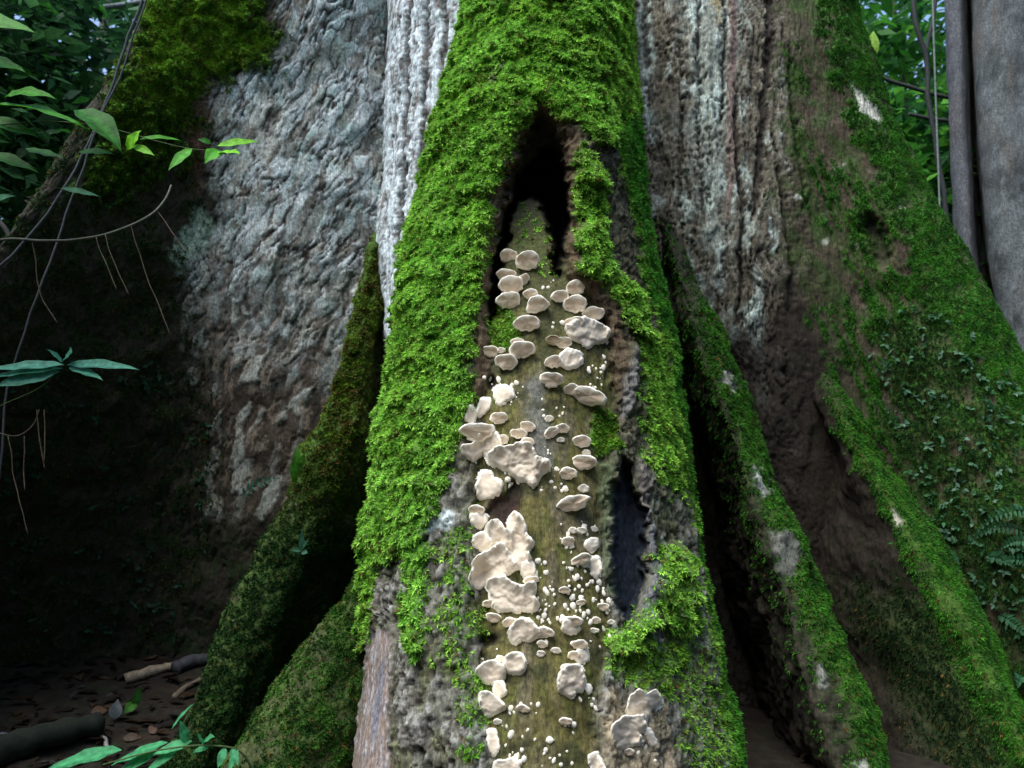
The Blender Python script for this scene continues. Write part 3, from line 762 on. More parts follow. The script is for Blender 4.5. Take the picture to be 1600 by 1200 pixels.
bare_sp = pt.m([(770, 112), (782, 108), (800, 100), (785, 130), (765, 150)], 3, 5, 4)
# moss mask
mA = pt.m([(700, -400), (1100, -400), (1100, 190), (960, 230), (925, 230), (890, 205), (862, 178), (838, 166), (812, 205), (790, 250), (772, 310), (760, 380), (752, 440), (742, 520), (738, 600), (728, 660), (712, 720), (690, 780), (672, 830), (650, 860), (590, 880), (570, 900), (540, 700), (600, 300)], 5, 11, 8)
mB = pt.m([(636, 850), (668, 850), (668, 960), (655, 1030), (640, 1000), (636, 920)], 6, 11, 7)
mCc = pt.m([(560, 830), (598, 830), (592, 905), (582, 960), (572, 1010), (568, 960), (575, 900)], 3, 5, 4)
mDd = pt.m([(900, 235), (925, 270), (945, 400), (1000, 470), (1010, 520), (975, 520), (960, 470), (930, 440), (905, 420), (895, 330)], 5, 10, 7)
mE = pt.m([(948, 200), (1100, 150), (1100, 560), (1130, 860), (1200, 1300), (1165, 1300), (1120, 1050), (1095, 900), (1072, 760), (1050, 640), (1035, 520), (1012, 470), (1000, 380), (975, 280)], 7, 10, 6)
mF = pt.m([(990, 500), (1045, 520), (1062, 640), (1078, 740), (1050, 770), (1010, 730), (1000, 640), (1000, 560)], 9, 22, 12)*.8
mG = pt.m([(1020, 850), (1060, 860), (1085, 930), (1060, 985), (1020, 970), (1000, 1010), (960, 1020), (945, 1000), (985, 965), (1012, 930)], 6, 14, 9)
mH = pt.m([(950, 1030), (1010, 1000), (1060, 1010), (1050, 1070), (1000, 1075), (970, 1080)], 8, 26, 14)*.5
mI = pt.m([(1050, 960), (1100, 980), (1150, 1150), (1150, 1300), (1080, 1300), (1060, 1100)], 12, 30, 16)*.18
mJ = pt.m([(930, 640), (960, 660), (965, 700), (935, 705), (925, 680)], 4, 12, 8)
mK = pt.m([(775, 480), (800, 500), (810, 545), (780, 545), (760, 520)], 5, 14, 9)*.7+pt.m([(810, 320), (850, 350), (858, 430), (830, 395), (800, 400)], 6, 14, 9)*.08
mL = pt.m([(676, 860), (730, 800), (745, 1000), (760, 1200), (740, 1200), (700, 1000)], 14, 40, 20)*.22
thin = mE
mw = np.clip(mA+mB+mCc+mDd+mE+mF+mG*.75+mH+mI+mJ+mK+mL, 0, 1)*(1-sstep(-2, 10, dsd))*(1-bare_sp*.8)*(1-cav)
thick = np.clip(mA*sstep(980, 930, q[:, 0]+np.maximum(0, 200-q[:, 1])*-.1)+mB+mCc+mDd+mG, 0, 1)
lf1, lf2, lcv = worley(stretch(warp(P, .025, 12, 407), .25, .072, .044, .06), 414)
l2, _, _ = worley(warp(P, .01, 30, 409)*75, 415)
lumps = np.clip(1-lf1, 0, 1)*sstep(-.5, .25, fbm(P*10, 3, 416))
holes = sstep(.22, .50, fbm(stretch(P, .6, .050, .030, .04), 3, 417)+.15*n2)
k1, k2, kcv = worley(warp(warp(P, .02, 14, 501), .008, 40, 502)*42, 503)
clump = np.clip(1-k1, 0, 1)*sstep(0, .35, k2-k1); gap = (1-sstep(.05, .30, k2-k1))*sstep(-.35, .05, fbm(P*13, 2, 504))
disp = disp*(1-.5*thick)+thick*(1-holes*.9)*(.004+.046*lumps+.022*clump+.006*np.clip(1-l2, 0, 1))+(mw-mw*thick)*(.003+.006*np.clip(1-l2, 0, 1))
mwt = mw*(1-.85*holes*thick)*(1-.8*gap*thick)
col = lay(col, C(.05, .05, .018), gap*thick*.8)
col = lay(col, MOSS_D*C(.8, .75, .8), mw*.85)
col = lay(col, C(.040, .035, .018), holes*thick*.8)
mc1 = mosscolor(MOSS_L, MOSS_D*1.1, .05, 16); mc2 = mosscolor(C(.070, .290, .022), C(.034, .160, .014), .03, 12); mc3 = mosscolor(C(.13, .30, .02), C(.045, .13, .01), .10, 14)
fresh = sstep(-.1, .35, fbm(P*5.5, 3, 470)+.25*lumps)
mc4 = mosscolor(C(.36, .68, .110), C(.18, .44, .045), .05, 20)
frg = (fresh*thick*(1-mG)*sstep(0, 60, hs*-1-4)).reshape(G.shape[:2])
mEg = (mE*sstep(930, 985, q[:, 0])).reshape(G.shape[:2]); dk = np.clip(mK+mJ+mI+mH+mL, 0, 1).reshape(G.shape[:2])
def mcC(Pp, ij):
    return mix(mix(mix(mc1(Pp), mc4(Pp), frg[ij][:, None]), mc2(Pp), mEg[ij][:, None]), mc3(Pp), dk[ij][:, None])
G = G.copy(); G[:, :, 2] -= (thick*(1-holes)*(lumps*.038+clump*.012)).reshape(G.shape[:2])
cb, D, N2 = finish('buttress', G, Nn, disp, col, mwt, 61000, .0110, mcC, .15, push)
BV['mid'] = cb
MID_V = D.reshape(-1, 3); MID_N = N2
BVH_MID = BVHTree.FromPolygons([tuple(v) for v in MID_V], [tuple(f) for f in gridfaces(*D.shape[:2]).tolist()])
# ------------------------------------------------------------------ bracket fungi on the middle buttress
def hit(px, py):
    r = Vector(ray(px, py)).normalized()
    h = BVH_MID.ray_cast(Vector(CAM), r)
    return None if h[0] is None else (np.array(h[0]), np.array(h[1]))
def mpp(p):   # metres per photograph pixel at a point
    d = p-CAM
    return (d[1]*CP+d[2]*SP)/FPX
FUNGI = 'cream bracket fungi on the hollow buttress'
PORE = C(.64, .51, .37)
CREAM, BEIGE, TANC = C(.90, .84, .72), C(.68, .57, .44), C(.42, .33, .22)
ORNG = np.random.default_rng(21)
def shelf(px, py, wpx, label, thick=1.0, proj=.60, slant=0.0, top=None, name='bracket_fungus', lobes=None, parts=True):
    """a cap held out from the wood: thick pale rim, highest and farthest out at the top, pore face looking down and out"""
    h = hit(px, py)
    if h is None: return None
    p0, _ = h; s = 1.02*wpx*mpp(p0)
    v = CAM-p0; v[2] = 0; v /= np.linalg.norm(v)
    out = v+np.array([ORNG.normal(0, .10), 0, 0]); out /= np.linalg.norm(out)
    lat = np.cross(out, [0, 0, 1.]); lat /= np.linalg.norm(lat)
    up = np.array([0, 0, 1.])
    c_, s_ = math.cos(slant), math.sin(slant)
    lat, up = lat*c_+up*s_, up*c_-lat*s_
    na = 28
    A = np.linspace(0, 2*math.pi, na, endpoint=False)
    hh = (.44+.14*thick)*(.82 if proj < .6 else 1.0)
    ph = ORNG.uniform(0, 6.28, 4)
    lob = 1+.05*np.sin(2*A+ph[0])+.05*np.sin(3*A+ph[1])+.035*np.sin(5*A+ph[2])+.022*np.sin(9*A+ph[3])
    if lobes:
        low = np.clip(-np.sin(A), 0, 1); lob = lob*(1-.16*low*np.abs(np.cos(lobes*A*.5+ph[1])))*(1+.06*np.sin(lobes*A+ph[0]))
    wav = .05*np.sin(2*A+ph[2])+.035*np.sin(4*A+ph[3])
    low = np.clip(-np.sin(A), 0, 1); lob = lob*(1+low*(.10*np.sin(7*A+ph[2])+.07*np.sin(12*A+ph[0])*(.3+ORNG.random())))
    levels = [(.58, 0, -.28, 0), (.84, .40, .0, 0), (.95, .72, .03, 0), (1.0, .90, .05, 1), (.99, 1.0, .085, 1), (.95, 1.03, .12, 1), (.88, 1.04, .15, 1), (.78, 1.03, .165, 2), (.60, 1.0, .165, 2), (.36, .98, .155, 2), (.0, .97, .15, 2)]
    flat = .42 if py < 640 else (.36 if py < 800 else .30)
    def ring(sel):
        V, Cc = [], []
        for r_, k, off, kind in sel:
            for a, l, wz in zip(A, lob, wav):
                x, y = .5*r_*l*math.cos(a), .5*hh*r_*l*math.sin(a)
                ty = .5+.5*r_*math.sin(a)                       # 0 bottom .. 1 top
                dpt = (.07+proj*(flat*1.15)*(.35+ty**1.15))*k+off+wz*.6*r_*k
                V.append(p0+s*(lat*x+up*(y+.10*dpt)+out*dpt))
                tp = (TANC if parts else CREAM*.9) if top is None else top
                base = {0: mix(CREAM, tp, .40 if r_ < .9 else .12), 1: CREAM*1.04 if top is None else mix(CREAM, top, .6), 2: mix(CREAM if top is None else tp, PORE if top is None else mix(PORE, top, .5), sstep(.62, .34, r_*math.sin(a)+.06*math.sin(5*a+ph[1]))*sstep(.95, .80, r_)*(1 if parts else .25))}[kind]
                Cc.append(base*ORNG.uniform(.94, 1.05))
        V = np.array(V); V = V+s*.030*np.stack([fbm(V*60, 2, 620), fbm(V*60, 2, 621), fbm(V*60, 2, 622)], 1)+s*.018*np.stack([fbm(V*150, 2, 610), fbm(V*150, 2, 611), fbm(V*150, 2, 612)], 1)
        return V, np.array(Cc)
    def faces(n):
        return np.array([(k*na+j, k*na+(j+1) % na, (k+1)*na+(j+1) % na, (k+1)*na+j) for k in range(n-1) for j in range(na)])
    cap, face = levels[:7], levels[6:]
    if not parts: cap, face = levels, None
    V, Cc = ring(cap)
    o = mk(name, V, faces(len(cap)), M_FUNG, None, Cc, origin=p0)
    tag(o, label, 'fungus', FUNGI)
    if face:
        V, Cc = ring(face)
        mk('pore_surface', V, faces(len(face)), M_FUNG, o, Cc)
    return o
def crust(poly, label, Hm=.010, flare=.9, name='bracket_fungus', colr=None, rim=True, rough=4.0, step=1.7):
    """a spreading body traced on the wood: thin below, lifting off into a thick rim along its upper edge"""
    poly = np.array(poly, float)
    x0, y0 = poly.min(0)-6; x1, y1 = poly.max(0)+6
    nx, ny = int((x1-x0)/step)+1, int((y1-y0)/step)+1
    gx_, gy_ = np.meshgrid(np.linspace(x0, x1, nx), np.linspace(y0, y1, ny))
    qq = np.stack([gx_.ravel(), gy_.ravel()], 1)
    q3 = np.concatenate([qq*.055, np.full((len(qq), 1), float(ORNG.uniform(0, 9)))], 1)
    wig = fbm(q3*1.5, 3, 640)*rough+fbm(q3*4.5, 2, 641)*rough*.7
    cs_ = np.stack([ORNG.uniform(x0, x1, 900), ORNG.uniform(y0, y1, 900)], 1); ds_ = sdist(poly, cs_)
    cs_, ds_ = cs_[ds_ > .8], ds_[ds_ > .8]
    ra_ = np.clip(ds_*1.05+ORNG.uniform(1.4, 3.2, len(ds_)), 2.0, 12)
    def body(p_):
        o_ = np.full(len(p_), -60.0)
        for c_, r_ in zip(cs_, ra_): o_ = np.maximum(o_, r_-np.hypot(p_[:, 0]-c_[0], p_[:, 1]-c_[1]))
        return o_
    din = sdist(poly, qq)
    bd = body(qq)
    sd0 = np.where(din > 6, din, bd)+wig*.35
    # depth of the wood behind, evened out
    dep = np.full(len(qq), np.nan)
    for k, (a, b) in enumerate(qq):
        if sd0[k] < -7: continue
        h = BVH_MID.ray_cast(Vector(CAM), Vector(ray(a, b)).normalized())
        if h[0] is not None: dep[k] = h[0][1]
    med = np.nanmedian(dep); dep = np.where(np.isnan(dep), med, dep); dep = np.clip(dep, med-.05, med+.05).reshape(ny, nx)
    dep = gsmooth(gsmooth(dep, 4, 0), 4, 1).ravel()
    # how near the upper edge a point lies: look a few pixels up
    upd = np.full(len(qq), 99.0)
    for k in range(1, 16):
        upd = np.minimum(upd, np.where(sdist(poly, qq-np.array([0, k*2.0]))+1.5 < 0, k*2.0, 99.0))
    hgt = y1-y0
    rimw = sstep(14, 2, upd)
    rnd = np.sqrt(np.clip(1-(1-np.clip(sd0/5.0, 0, 1))**2, 0, 1))
    m_ = mpp(U(poly[:, 0].mean(), poly[:, 1].mean(), med))
    Hh = Hm*rnd*(1+flare*1.6*np.exp(-upd/16))*(1+.35*fbm(q3*1.3, 3, 642))+ .0012*fbm(q3*6, 2, 643)
    Hh = np.where(sd0 < 0, -.004+sd0*m_*.6, Hh)
    base = U(qq[:, 0], qq[:, 1], dep)
    tow = (CAM-base); tow /= np.linalg.norm(tow, axis=1, keepdims=True)
    d_ = tow+np.array([0, 0, .25]); d_ /= np.linalg.norm(d_, axis=1, keepdims=True)
    V = base+d_*(Hh[:, None])
    keep = (sd0 > -4).reshape(ny, nx)
    F = gridfaces(ny, nx); F = F[keep.ravel()[F].all(1)]
    used, inv = np.unique(F, return_inverse=True); F = inv.reshape(-1, 4)
    edge = sstep(6, 1, sd0)
    Cc = np.tile(mix(BEIGE, CREAM, .15) if colr is None else np.asarray(colr), (len(qq), 1))
    Cc = lay(Cc, BEIGE if colr is None else np.asarray(colr)*.85, sstep(-.1, .4, fbm(q3*.8, 3, 644))*.8)
    if rim: Cc = lay(Cc, CREAM*1.05, np.clip(edge*.8+rimw*.9, 0, 1))
    o = mk(name, V[used], F[:, ::-1], M_FUNG, None, Cc[used], origin=base[used].mean(0))
    return tag(o, label, 'fungus', FUNGI)

SHELVES = [
 (794, 404, 28, 'small cream bracket with a dark spot beneath its cap, topmost on the left', {'proj': .7}),
 (824, 413, 37, 'thick rounded cream bracket, topmost on the heartwood under the black hollow', {'thick': 1.7, 'proj': .7}),
 (791, 435, 31, 'cream bracket directly below the one with the dark spot', {'thick': 1.2}),
 (801, 452, 42, 'drooping lobed bracket squeezed under the third cream bracket of the left column', {'slant': -.25, 'lobes': 2, 'thick': 1.3}),
 (815, 441, 25, 'upturned small bracket leaning right, just under the topmost thick bracket', {'slant': -.5}),
 (793, 474, 37, 'wide cap-shaped bracket, lowest of the left column beside the black gap', {'thick': 1.5}),
 (831, 463, 24, 'small rounded bracket in the middle of the heartwood above a lobed one', {'thick': 1.4}),
 (841, 481, 37, 'lobed bracket with a hanging tip in the middle of the upper cluster', {'slant': -.2, 'lobes': 3, 'thick': 1.3}),
 (824, 510, 39, 'two-lobed bracket alone at the foot of the upper left cluster', {'slant': -.15, 'lobes': 2, 'thick': 1.2}),
 (873, 466, 27, 'left half of the hairy-topped pair at the upper right of the heartwood', {'slant': -.15, 'thick': 1.3}),
 (899, 454, 31, 'right half of the hairy-topped pair at the upper right of the heartwood', {'slant': -.15, 'thick': 1.3}),
 (898, 480, 37, 'smooth thick bracket right below the hairy-topped pair', {'thick': 1.5}),
 (927, 495, 35, 'slanting bracket jutting over the big pale sheet, beside the right moss', {'slant': -.3}),
 (898, 509, 31, 'rounded bracket overlapping the upper left corner of the big pale sheet', {'slant': -.1, 'thick': 1.2}),
 (880, 538, 26, 'narrow white bracket growing beside an old tan one', {'thick': 1.3}),
 (864, 534, 23, 'old tan greenish bracket between the two upper clusters', {'top': C(.20, .15, .05)}),
 (865, 568, 28, 'white flat-topped bracket joined to the left of a round pale disc', {'slant': -.2}),
 (766, 552, 26, 'greyish bracket at the far left edge of the heartwood above the white flecks', {'thick': 1.5}),
 (784, 549, 14, 'tiny bracket touching the greyish bracket at the left edge', {'parts': False}),
 (807, 538, 23, 'small bracket tucked behind the top of a larger leaning bracket', {}),
 (816, 550, 39, 'large leaning bracket, uppermost of the overlapping trio above the round patch', {'slant': -.2, 'thick': 1.3}),
 (792, 569, 36, 'flat-topped wide bracket, lowest of the overlapping trio above the round patch', {'thick': 1.1}),
 (863, 597, 37, 'white peaked bracket alone in the middle above the grey wood streak', {'lobes': 3, 'thick': 1.1}),
 (895, 611, 27, 'small thick bracket at the upper left of the widest right-hand bracket', {'thick': 1.3}),
 (921, 624, 55, 'widest white bracket of the right side, level with the grey bark callus', {'slant': .12, 'lobes': 2, 'proj': .5}),
 (780, 655, 28, 'tan-topped bracket above the broad shelf at the left edge', {'thick': 1.2}),
 (746, 678, 56, 'broad shelf with a brown top projecting over the left moss edge', {'slant': -.05, 'lobes': 3, 'proj': .5}),
 (784, 688, 22, 'small bracket at the right end of the broad brown-topped shelf', {'thick': 1.3}),
 (825, 668, 25, 'dark-backed little bracket tilted right above the large spreading fungus', {'slant': .25}),
 (811, 679, 26, 'bracket with a dark slit beneath it, above the large spreading fungus', {}),
 (824, 691, 21, 'bracket rising straight from the top of the large spreading fungus', {'thick': 1.2}),
 (847, 728, 28, 'bracket at the right tip of the large spreading fungus', {'slant': -.35, 'thick': 1.2}),
 (857, 655, 14, 'round knob bracket above a paired bracket beside the grey wood streak', {'thick': 1.8, 'parts': False}),
 (860, 677, 25, 'left lobe of the paired bracket beside the grey wood streak', {'slant': -.4, 'thick': 1.3}),
 (877, 671, 23, 'right lobe of the paired bracket beside the grey wood streak', {'thick': 1.2}),
 (876, 688, 13, 'tiny brownish bracket under the paired bracket', {'parts': False}),
 (908, 691, 29, 'domed bracket below the yellow-green moss tuft', {'thick': 1.2}),
 (916, 708, 14, 'pinkish round knob between the domed bracket and the long flat one', {'thick': 2.0, 'parts': False}),
 (915, 725, 44, 'long flat bracket near the top of the blue-black cavity', {'lobes': 2, 'proj': .5}),
 (889, 741, 29, 'oval bracket with a shadow, left of the long flat bracket', {'thick': 1.2, 'slant': -.1}),
 (911, 764, 18, 'round white knob above the ruffled horned bracket', {'thick': 2.0, 'parts': False}),
 (897, 788, 51, 'ruffled bracket with horned bumps on top, left of the dark cavity', {'slant': -.22, 'lobes': 4, 'proj': .45}),
 (745, 798, 26, 'bracket at the left wood edge above the rusty brown rot', {'thick': 1.3}),
 (829, 907, 24, 'bracket at the right end of the stacked pale sheets', {'slant': -.15}),
 (764, 943, 21, 'bracket left below the stacked pale sheets beside the black pit', {'thick': 1.3}),
 (887, 846, 22, 'yellowish lumpy bracket, leftmost of the row left of the cavity', {'slant': -.3, 'thick': 1.3}),
 (895, 829, 15, 'lumpy small bracket above the yellowish one left of the cavity', {'parts': False, 'thick': 1.5}),
 (909, 829, 16, 'middle lump of the small row left of the cavity top', {'parts': False, 'thick': 1.5}),
 (928, 827, 13, 'ring-like little bracket at the cavity edge, right end of the small row', {'parts': False, 'thick': 1.6}),
 (908, 874, 33, 'cigar-shaped bracket on yellowish wood, slanting up to the right', {'slant': -.35, 'proj': .5}),
 (882, 922, 18, 'lone white button-shaped bracket in the middle with a shadow beneath', {'thick': 1.4}),
 (908, 941, 16, 'arched white bracket with a thin hanging leg', {'slant': -.3}),
 (942, 948, 20, 'white knobbly bracket at the lower tip of the dark cavity', {'thick': 1.5}),
 (772, 965, 26, 'bracket with a hanging thread, left end of the lower chain', {'lobes': 2}),
 (798, 972, 25, 'second bracket from the left in the lower chain', {'thick': 1.3}),
 (851, 988, 31, 'wavy-edged bracket, right end of the lower chain', {'lobes': 3}),
 (848, 1006, 18, 'small drooping bracket under the right end of the lower chain', {'thick': 1.5}),
 (845, 1021, 14, 'round knob, lowest of the lower chain', {'thick': 1.9, 'parts': False}),
 (869, 1016, 16, 'double knob to the right of the lowest knob of the chain', {'thick': 1.5, 'parts': False}),
 (893, 971, 33, 'flat-topped bracket level with the foot of the cavity', {'lobes': 2}),
 (931, 969, 17, 'bracket between the flat-topped one and the cavity foot', {'thick': 1.3}),
 (955, 972, 12, 'rightmost small knob under the cavity foot', {'parts': False, 'thick': 1.6}),
 (929, 985, 15, 'small bracket hanging below the right group under the cavity', {'parts': False}),
 (905, 1007, 28, 'bracket with a spiky upper edge, below the flat-topped one', {'lobes': 4}),
 (896, 1023, 20, 'smooth bulging bracket with a brown sheet at its right side', {'thick': 1.5}),
 (890, 1044, 28, 'dark-rimmed bracket capping the ragged hanging sheet', {'thick': 1.0}),
 (781, 1029, 15, 'pale small bracket above left of a roundish pale sheet', {'parts': False, 'thick': 1.6}),
 (818, 1106, 21, 'lone low bracket in the middle of the olive wood near the bottom', {'thick': 1.3, 'slant': .2}),
 (778, 1127, 15, 'little bracket below the lobed sheet at the lower left wood edge', {'thick': 1.4, 'parts': False}),
 (884, 1126, 20, 'white toothed bracket near the bottom, right of the bare wood', {'thick': 1.5}),
 (982, 1174, 18, 'small bracket beneath the large sheet on the tan wood', {'thick': 1.4}),
]
for px, py, w_, lab, kw in SHELVES: shelf(px, py, w_, lab, **kw)
def R2(l): return [(700+x/5.333, 370+y/5.333) for x, y in l]
def R3(l): return [(700+x/5.333, 575+y/5.333) for x, y in l]
def R4(l): return [(700+x/5.333, 750+y/5.333) for x, y in l]
def R5(l): return [(700+x/4.571, 950+y/4.571) for x, y in l]
CR = C(.60, .56, .46)
SHEETS = [
 (R2([(985, 760), (1130, 700), (1240, 740), (1350, 800), (1300, 860), (1200, 885), (1170, 960), (1130, 890), (1030, 850)]), 'big pale sheet with a ragged lower edge, upper right beside dark moss', .014, 1.0),
 (R2([(940, 1000), (1000, 950), (1090, 980), (1110, 1040), (1070, 1080), (990, 1090), (930, 1060)]), 'round pale disc right of the flat-topped white bracket', .010, .8),
 (R3([(400, 180), (460, 150), (530, 180), (540, 240), (480, 270), (440, 310), (390, 240)]), 'round grey-cream patch among white flecks at the left, alone', .007, .4),
 (R3([(240, 600), (300, 560), (400, 560), (430, 640), (400, 700), (330, 750), (290, 700), (220, 770), (160, 740), (120, 660), (210, 660)]), 'pale sheet hanging below the broad brown-topped shelf', .012, 1.0),
 (R3([(345, 750), (420, 700), (520, 690), (600, 665), (690, 670), (720, 770), (830, 800), (840, 840), (760, 885), (740, 930), (720, 1020), (660, 940), (600, 930), (520, 860), (400, 800)]), 'large beige spreading fungus with a scalloped top, in the middle of the column', .016, 1.2),
 (R3([(290, 870), (360, 870), (370, 920), (440, 950), (430, 1030), (360, 1080), (260, 1070), (250, 980)]), 'flat pale patch with ragged arms, left under the large beige fungus', .007, .5),
 (R3([(240, 380), (280, 260), (350, 255), (330, 340), (270, 395)]), 'greyish slanting crust patch above the brown-topped shelf', .005, .3),
 (R3([(150, 420), (185, 310), (228, 380), (200, 470)]), 'narrow grey crust patch leftmost at the moss edge', .005, .3),
 (R4([(190, 300), (290, 290), (320, 330), (270, 390), (220, 380)]), 'small pale sheet hanging under the bracket above the rusty rot', .008, .6),
 (R4([(350, 390), (440, 375), (480, 450), (560, 455), (510, 390), (540, 315), (600, 340), (640, 430), (630, 470), (700, 540), (640, 590), (680, 650), (560, 720), (500, 610), (400, 510)]), 'uppermost of the three stacked pale sheets, below the rusty rot', .015, 1.1),
 (R4([(330, 640), (440, 570), (490, 650), (550, 740), (480, 790), (440, 780), (480, 860), (390, 900), (340, 830), (300, 880), (240, 890), (200, 820), (230, 780), (230, 700), (280, 660)]), 'middle one of the three stacked pale sheets, reaching the left wood edge', .015, 1.1),
 (R4([(350, 870), (480, 850), (540, 900), (620, 920), (700, 880), (710, 940), (680, 980), (740, 1040), (680, 1090), (600, 1070), (590, 1120), (540, 1070), (450, 1080), (400, 1020), (390, 930)]), 'lowest of the three stacked pale sheets, with rounded lobes', .014, 1.0),
 (R4([(610, 700), (700, 690), (715, 780), (650, 800), (620, 770)]), 'small cauliflower-like patch at the right of the stacked sheets', .008, .5),
 (R4([(220, 480), (300, 450), (360, 530), (300, 580), (230, 550)]), 'small pale patch at the left wood edge, upper left of the stacked sheets', .009, .6),
 (R4([(1150, 520), (1230, 490), (1240, 550), (1190, 600), (1150, 560)]), 'small pale sheet at the left rim of the dark cavity', .007, .5),
 (R4([(1180, 650), (1250, 650), (1270, 740), (1230, 830), (1200, 740)]), 'ragged white patch running down the cavity rim', .007, .4),
 (R5([(445, 175), (500, 105), (570, 95), (620, 150), (650, 200), (580, 235), (520, 220), (490, 260), (460, 230)]), 'lobed pale sheet in the centre of the lower chain', .012, 1.0),
 (R5([(830, 100), (920, 90), (930, 150), (880, 180), (825, 160)]), 'beige sheet hanging below the flat-topped bracket at cavity-foot level', .009, .6),
 (R5([(930, 310), (980, 290), (1000, 370), (950, 385), (910, 365)]), 'brownish sheet at the right of the smooth bulging bracket', .007, .4),
 (R5([(805, 480), (860, 440), (935, 430), (970, 520), (955, 590), (900, 590), (890, 640), (850, 620), (800, 590)]), 'ragged hanging sheet below the dark-rimmed bracket, lower right of the wood', .014, .8),
 (R5([(415, 370), (470, 340), (520, 340), (550, 400), (520, 470), (450, 460), (405, 430)]), 'roundish pale sheet in the lower left, on olive wood', .011, 1.0),
 (R5([(210, 460), (260, 420), (330, 395), (400, 450), (400, 500), (340, 540), (250, 510)]), 'lobed sheet at the left wood edge with thin hanging legs', .012, 1.1),
 (R5([(340, 540), (390, 530), (410, 610), (370, 635), (335, 590)]), 'small sheet hanging beneath the right leg of the lobed sheet', .008, .5),
 (R5([(230, 625), (280, 620), (350, 660), (380, 680), (400, 720), (350, 740), (290, 770), (250, 720)]), 'notched pale sheet, lowest large one at the left wood edge', .011, 1.0),
 (R5([(290, 870), (335, 880), (355, 1000), (330, 1050), (300, 1000)]), 'faint narrow crust running down the left wood edge near the bottom', .005, .2),
 (R5([(1290, 745), (1310, 660), (1370, 620), (1420, 650), (1500, 610), (1505, 680), (1440, 720), (1410, 800), (1340, 790)]), 'upper fan-shaped white fungus on the tan wood at the lower right', .014, 1.3),
 (R5([(1180, 870), (1260, 810), (1390, 800), (1400, 860), (1360, 900), (1370, 970), (1280, 980), (1210, 1000), (1190, 930)]), 'largest beige sheet on the tan wood at the lower right', .014, 1.2),
 (R5([(1400, 880), (1440, 870), (1490, 980), (1460, 990)]), 'thin white strip right of the largest sheet on the tan wood', .006, .3),
 (R5([(1010, 1060), (1060, 1040), (1100, 1110), (1130, 1180), (1040, 1180)]), 'white clustered patch at the bottom right of the olive wood', .008, .4),
 (R5([(340, 1110), (420, 1100), (470, 1080), (505, 1120), (500, 1190), (340, 1190)]), 'pale patch at the bottom left of the olive wood, cut by the frame', .009, .5),
]
for poly, lab, hh, fl in SHEETS:
    poly = np.array(poly); poly = poly.mean(0)+(poly-poly.mean(0))*(1.14 if 'stacked' in lab else 1.07)
    crust(poly, lab, hh*1.15, fl*1.2)

# tiny buttons: a few shared meshes, scattered along the two bands of fruiting
BTN = []
for k in range(7):
    th = np.linspace(0, 2*math.pi, 9)[:-1]
    V, Cc = [], []
    for r_, z_ in [(.62, -.15), (1.0, .18), (.92, .55), (.55, .82)]:
        for a in th: V.append((r_*math.cos(a)*RNG.uniform(.8, 1.2)*1.0, -z_*RNG.uniform(.85, 1.15), r_*math.sin(a)*RNG.uniform(.8, 1.25)))
    V.append((0, -.92, .05)); V = np.array(V)
    F = [(r*8+j, r*8+(j+1) % 8, r*8+8+(j+1) % 8, r*8+8+j) for r in range(3) for j in range(8)]
    F3 = [(24+j, 24+(j+1) % 8, 32) for j in range(8)]
    o = mk('button_fungus', V, F, M_FUNG, None, np.tile(CREAM*RNG.uniform(.9, 1.08), (len(V), 1)), F3=F3)
    BTN.append(o.data); bpy.data.objects.remove(o)
BANDS = [  # polygon, number, size in photograph pixels
 (R3([(760, 900), (1000, 930), (1020, 1090), (780, 1090)]), 9, 3.2), (R3([(300, 80), (560, 60), (640, 330), (500, 420), (340, 200)]), 26, 3.0),
 (R3([(780, 250), (1000, 330), (960, 420), (800, 460)]), 9, 3.4), (R3([(1180, 60), (1300, 20), (1260, 200), (1150, 160)]), 9, 3.0),
 (R3([(780, 640), (900, 680), (940, 860), (800, 900)]), 9, 2.4), (R3([(420, 850), (600, 900), (580, 1000), (440, 990)]), 7, 4.2),
 (R4([(740, 620), (880, 740), (900, 1190), (720, 1190), (720, 900)]), 30, 3.2), (R4([(930, 680), (1270, 700), (1270, 900), (940, 900)]), 26, 3.6),
 (R4([(940, 880), (1330, 900), (1380, 1190), (940, 1190)]), 36, 3.8), (R4([(860, 380), (1260, 330), (1260, 600), (920, 620)]), 20, 3.0),
 (R5([(560, 20), (800, 20), (820, 230), (640, 250)]), 22, 3.4), (R5([(860, 180), (1180, 120), (1100, 420), (960, 400)]), 22, 3.8),
 (R5([(200, 270), (400, 280), (380, 400), (210, 400)]), 8, 4.2), (R5([(400, 640), (680, 640), (690, 800), (420, 850)]), 12, 3.4),
 (R5([(540, 840), (900, 780), (920, 1140), (480, 1140)]), 18, 4.2), (R5([(840, 640), (1050, 560), (1060, 760), (860, 760)]), 6, 5.2),
 (R5([(380, 880), (540, 880), (520, 1100), (380, 1060)]), 9, 3.2), (R5([(1180, 1000), (1500, 900), (1510, 1120), (1200, 1120)]), 12, 4.0),
 (R2([(780, 340), (900, 360), (860, 480), (740, 420)]), 5, 3.4), (R2([(860, 680), (980, 700), (960, 800), (880, 800)]), 4, 4.6), (R2([(1180, 1000), (1320, 1000), (1300, 1160), (1160, 1180)]), 7, 3.4), (R2([(480, 660), (600, 640), (560, 790), (480, 780)]), 5, 3.8)]
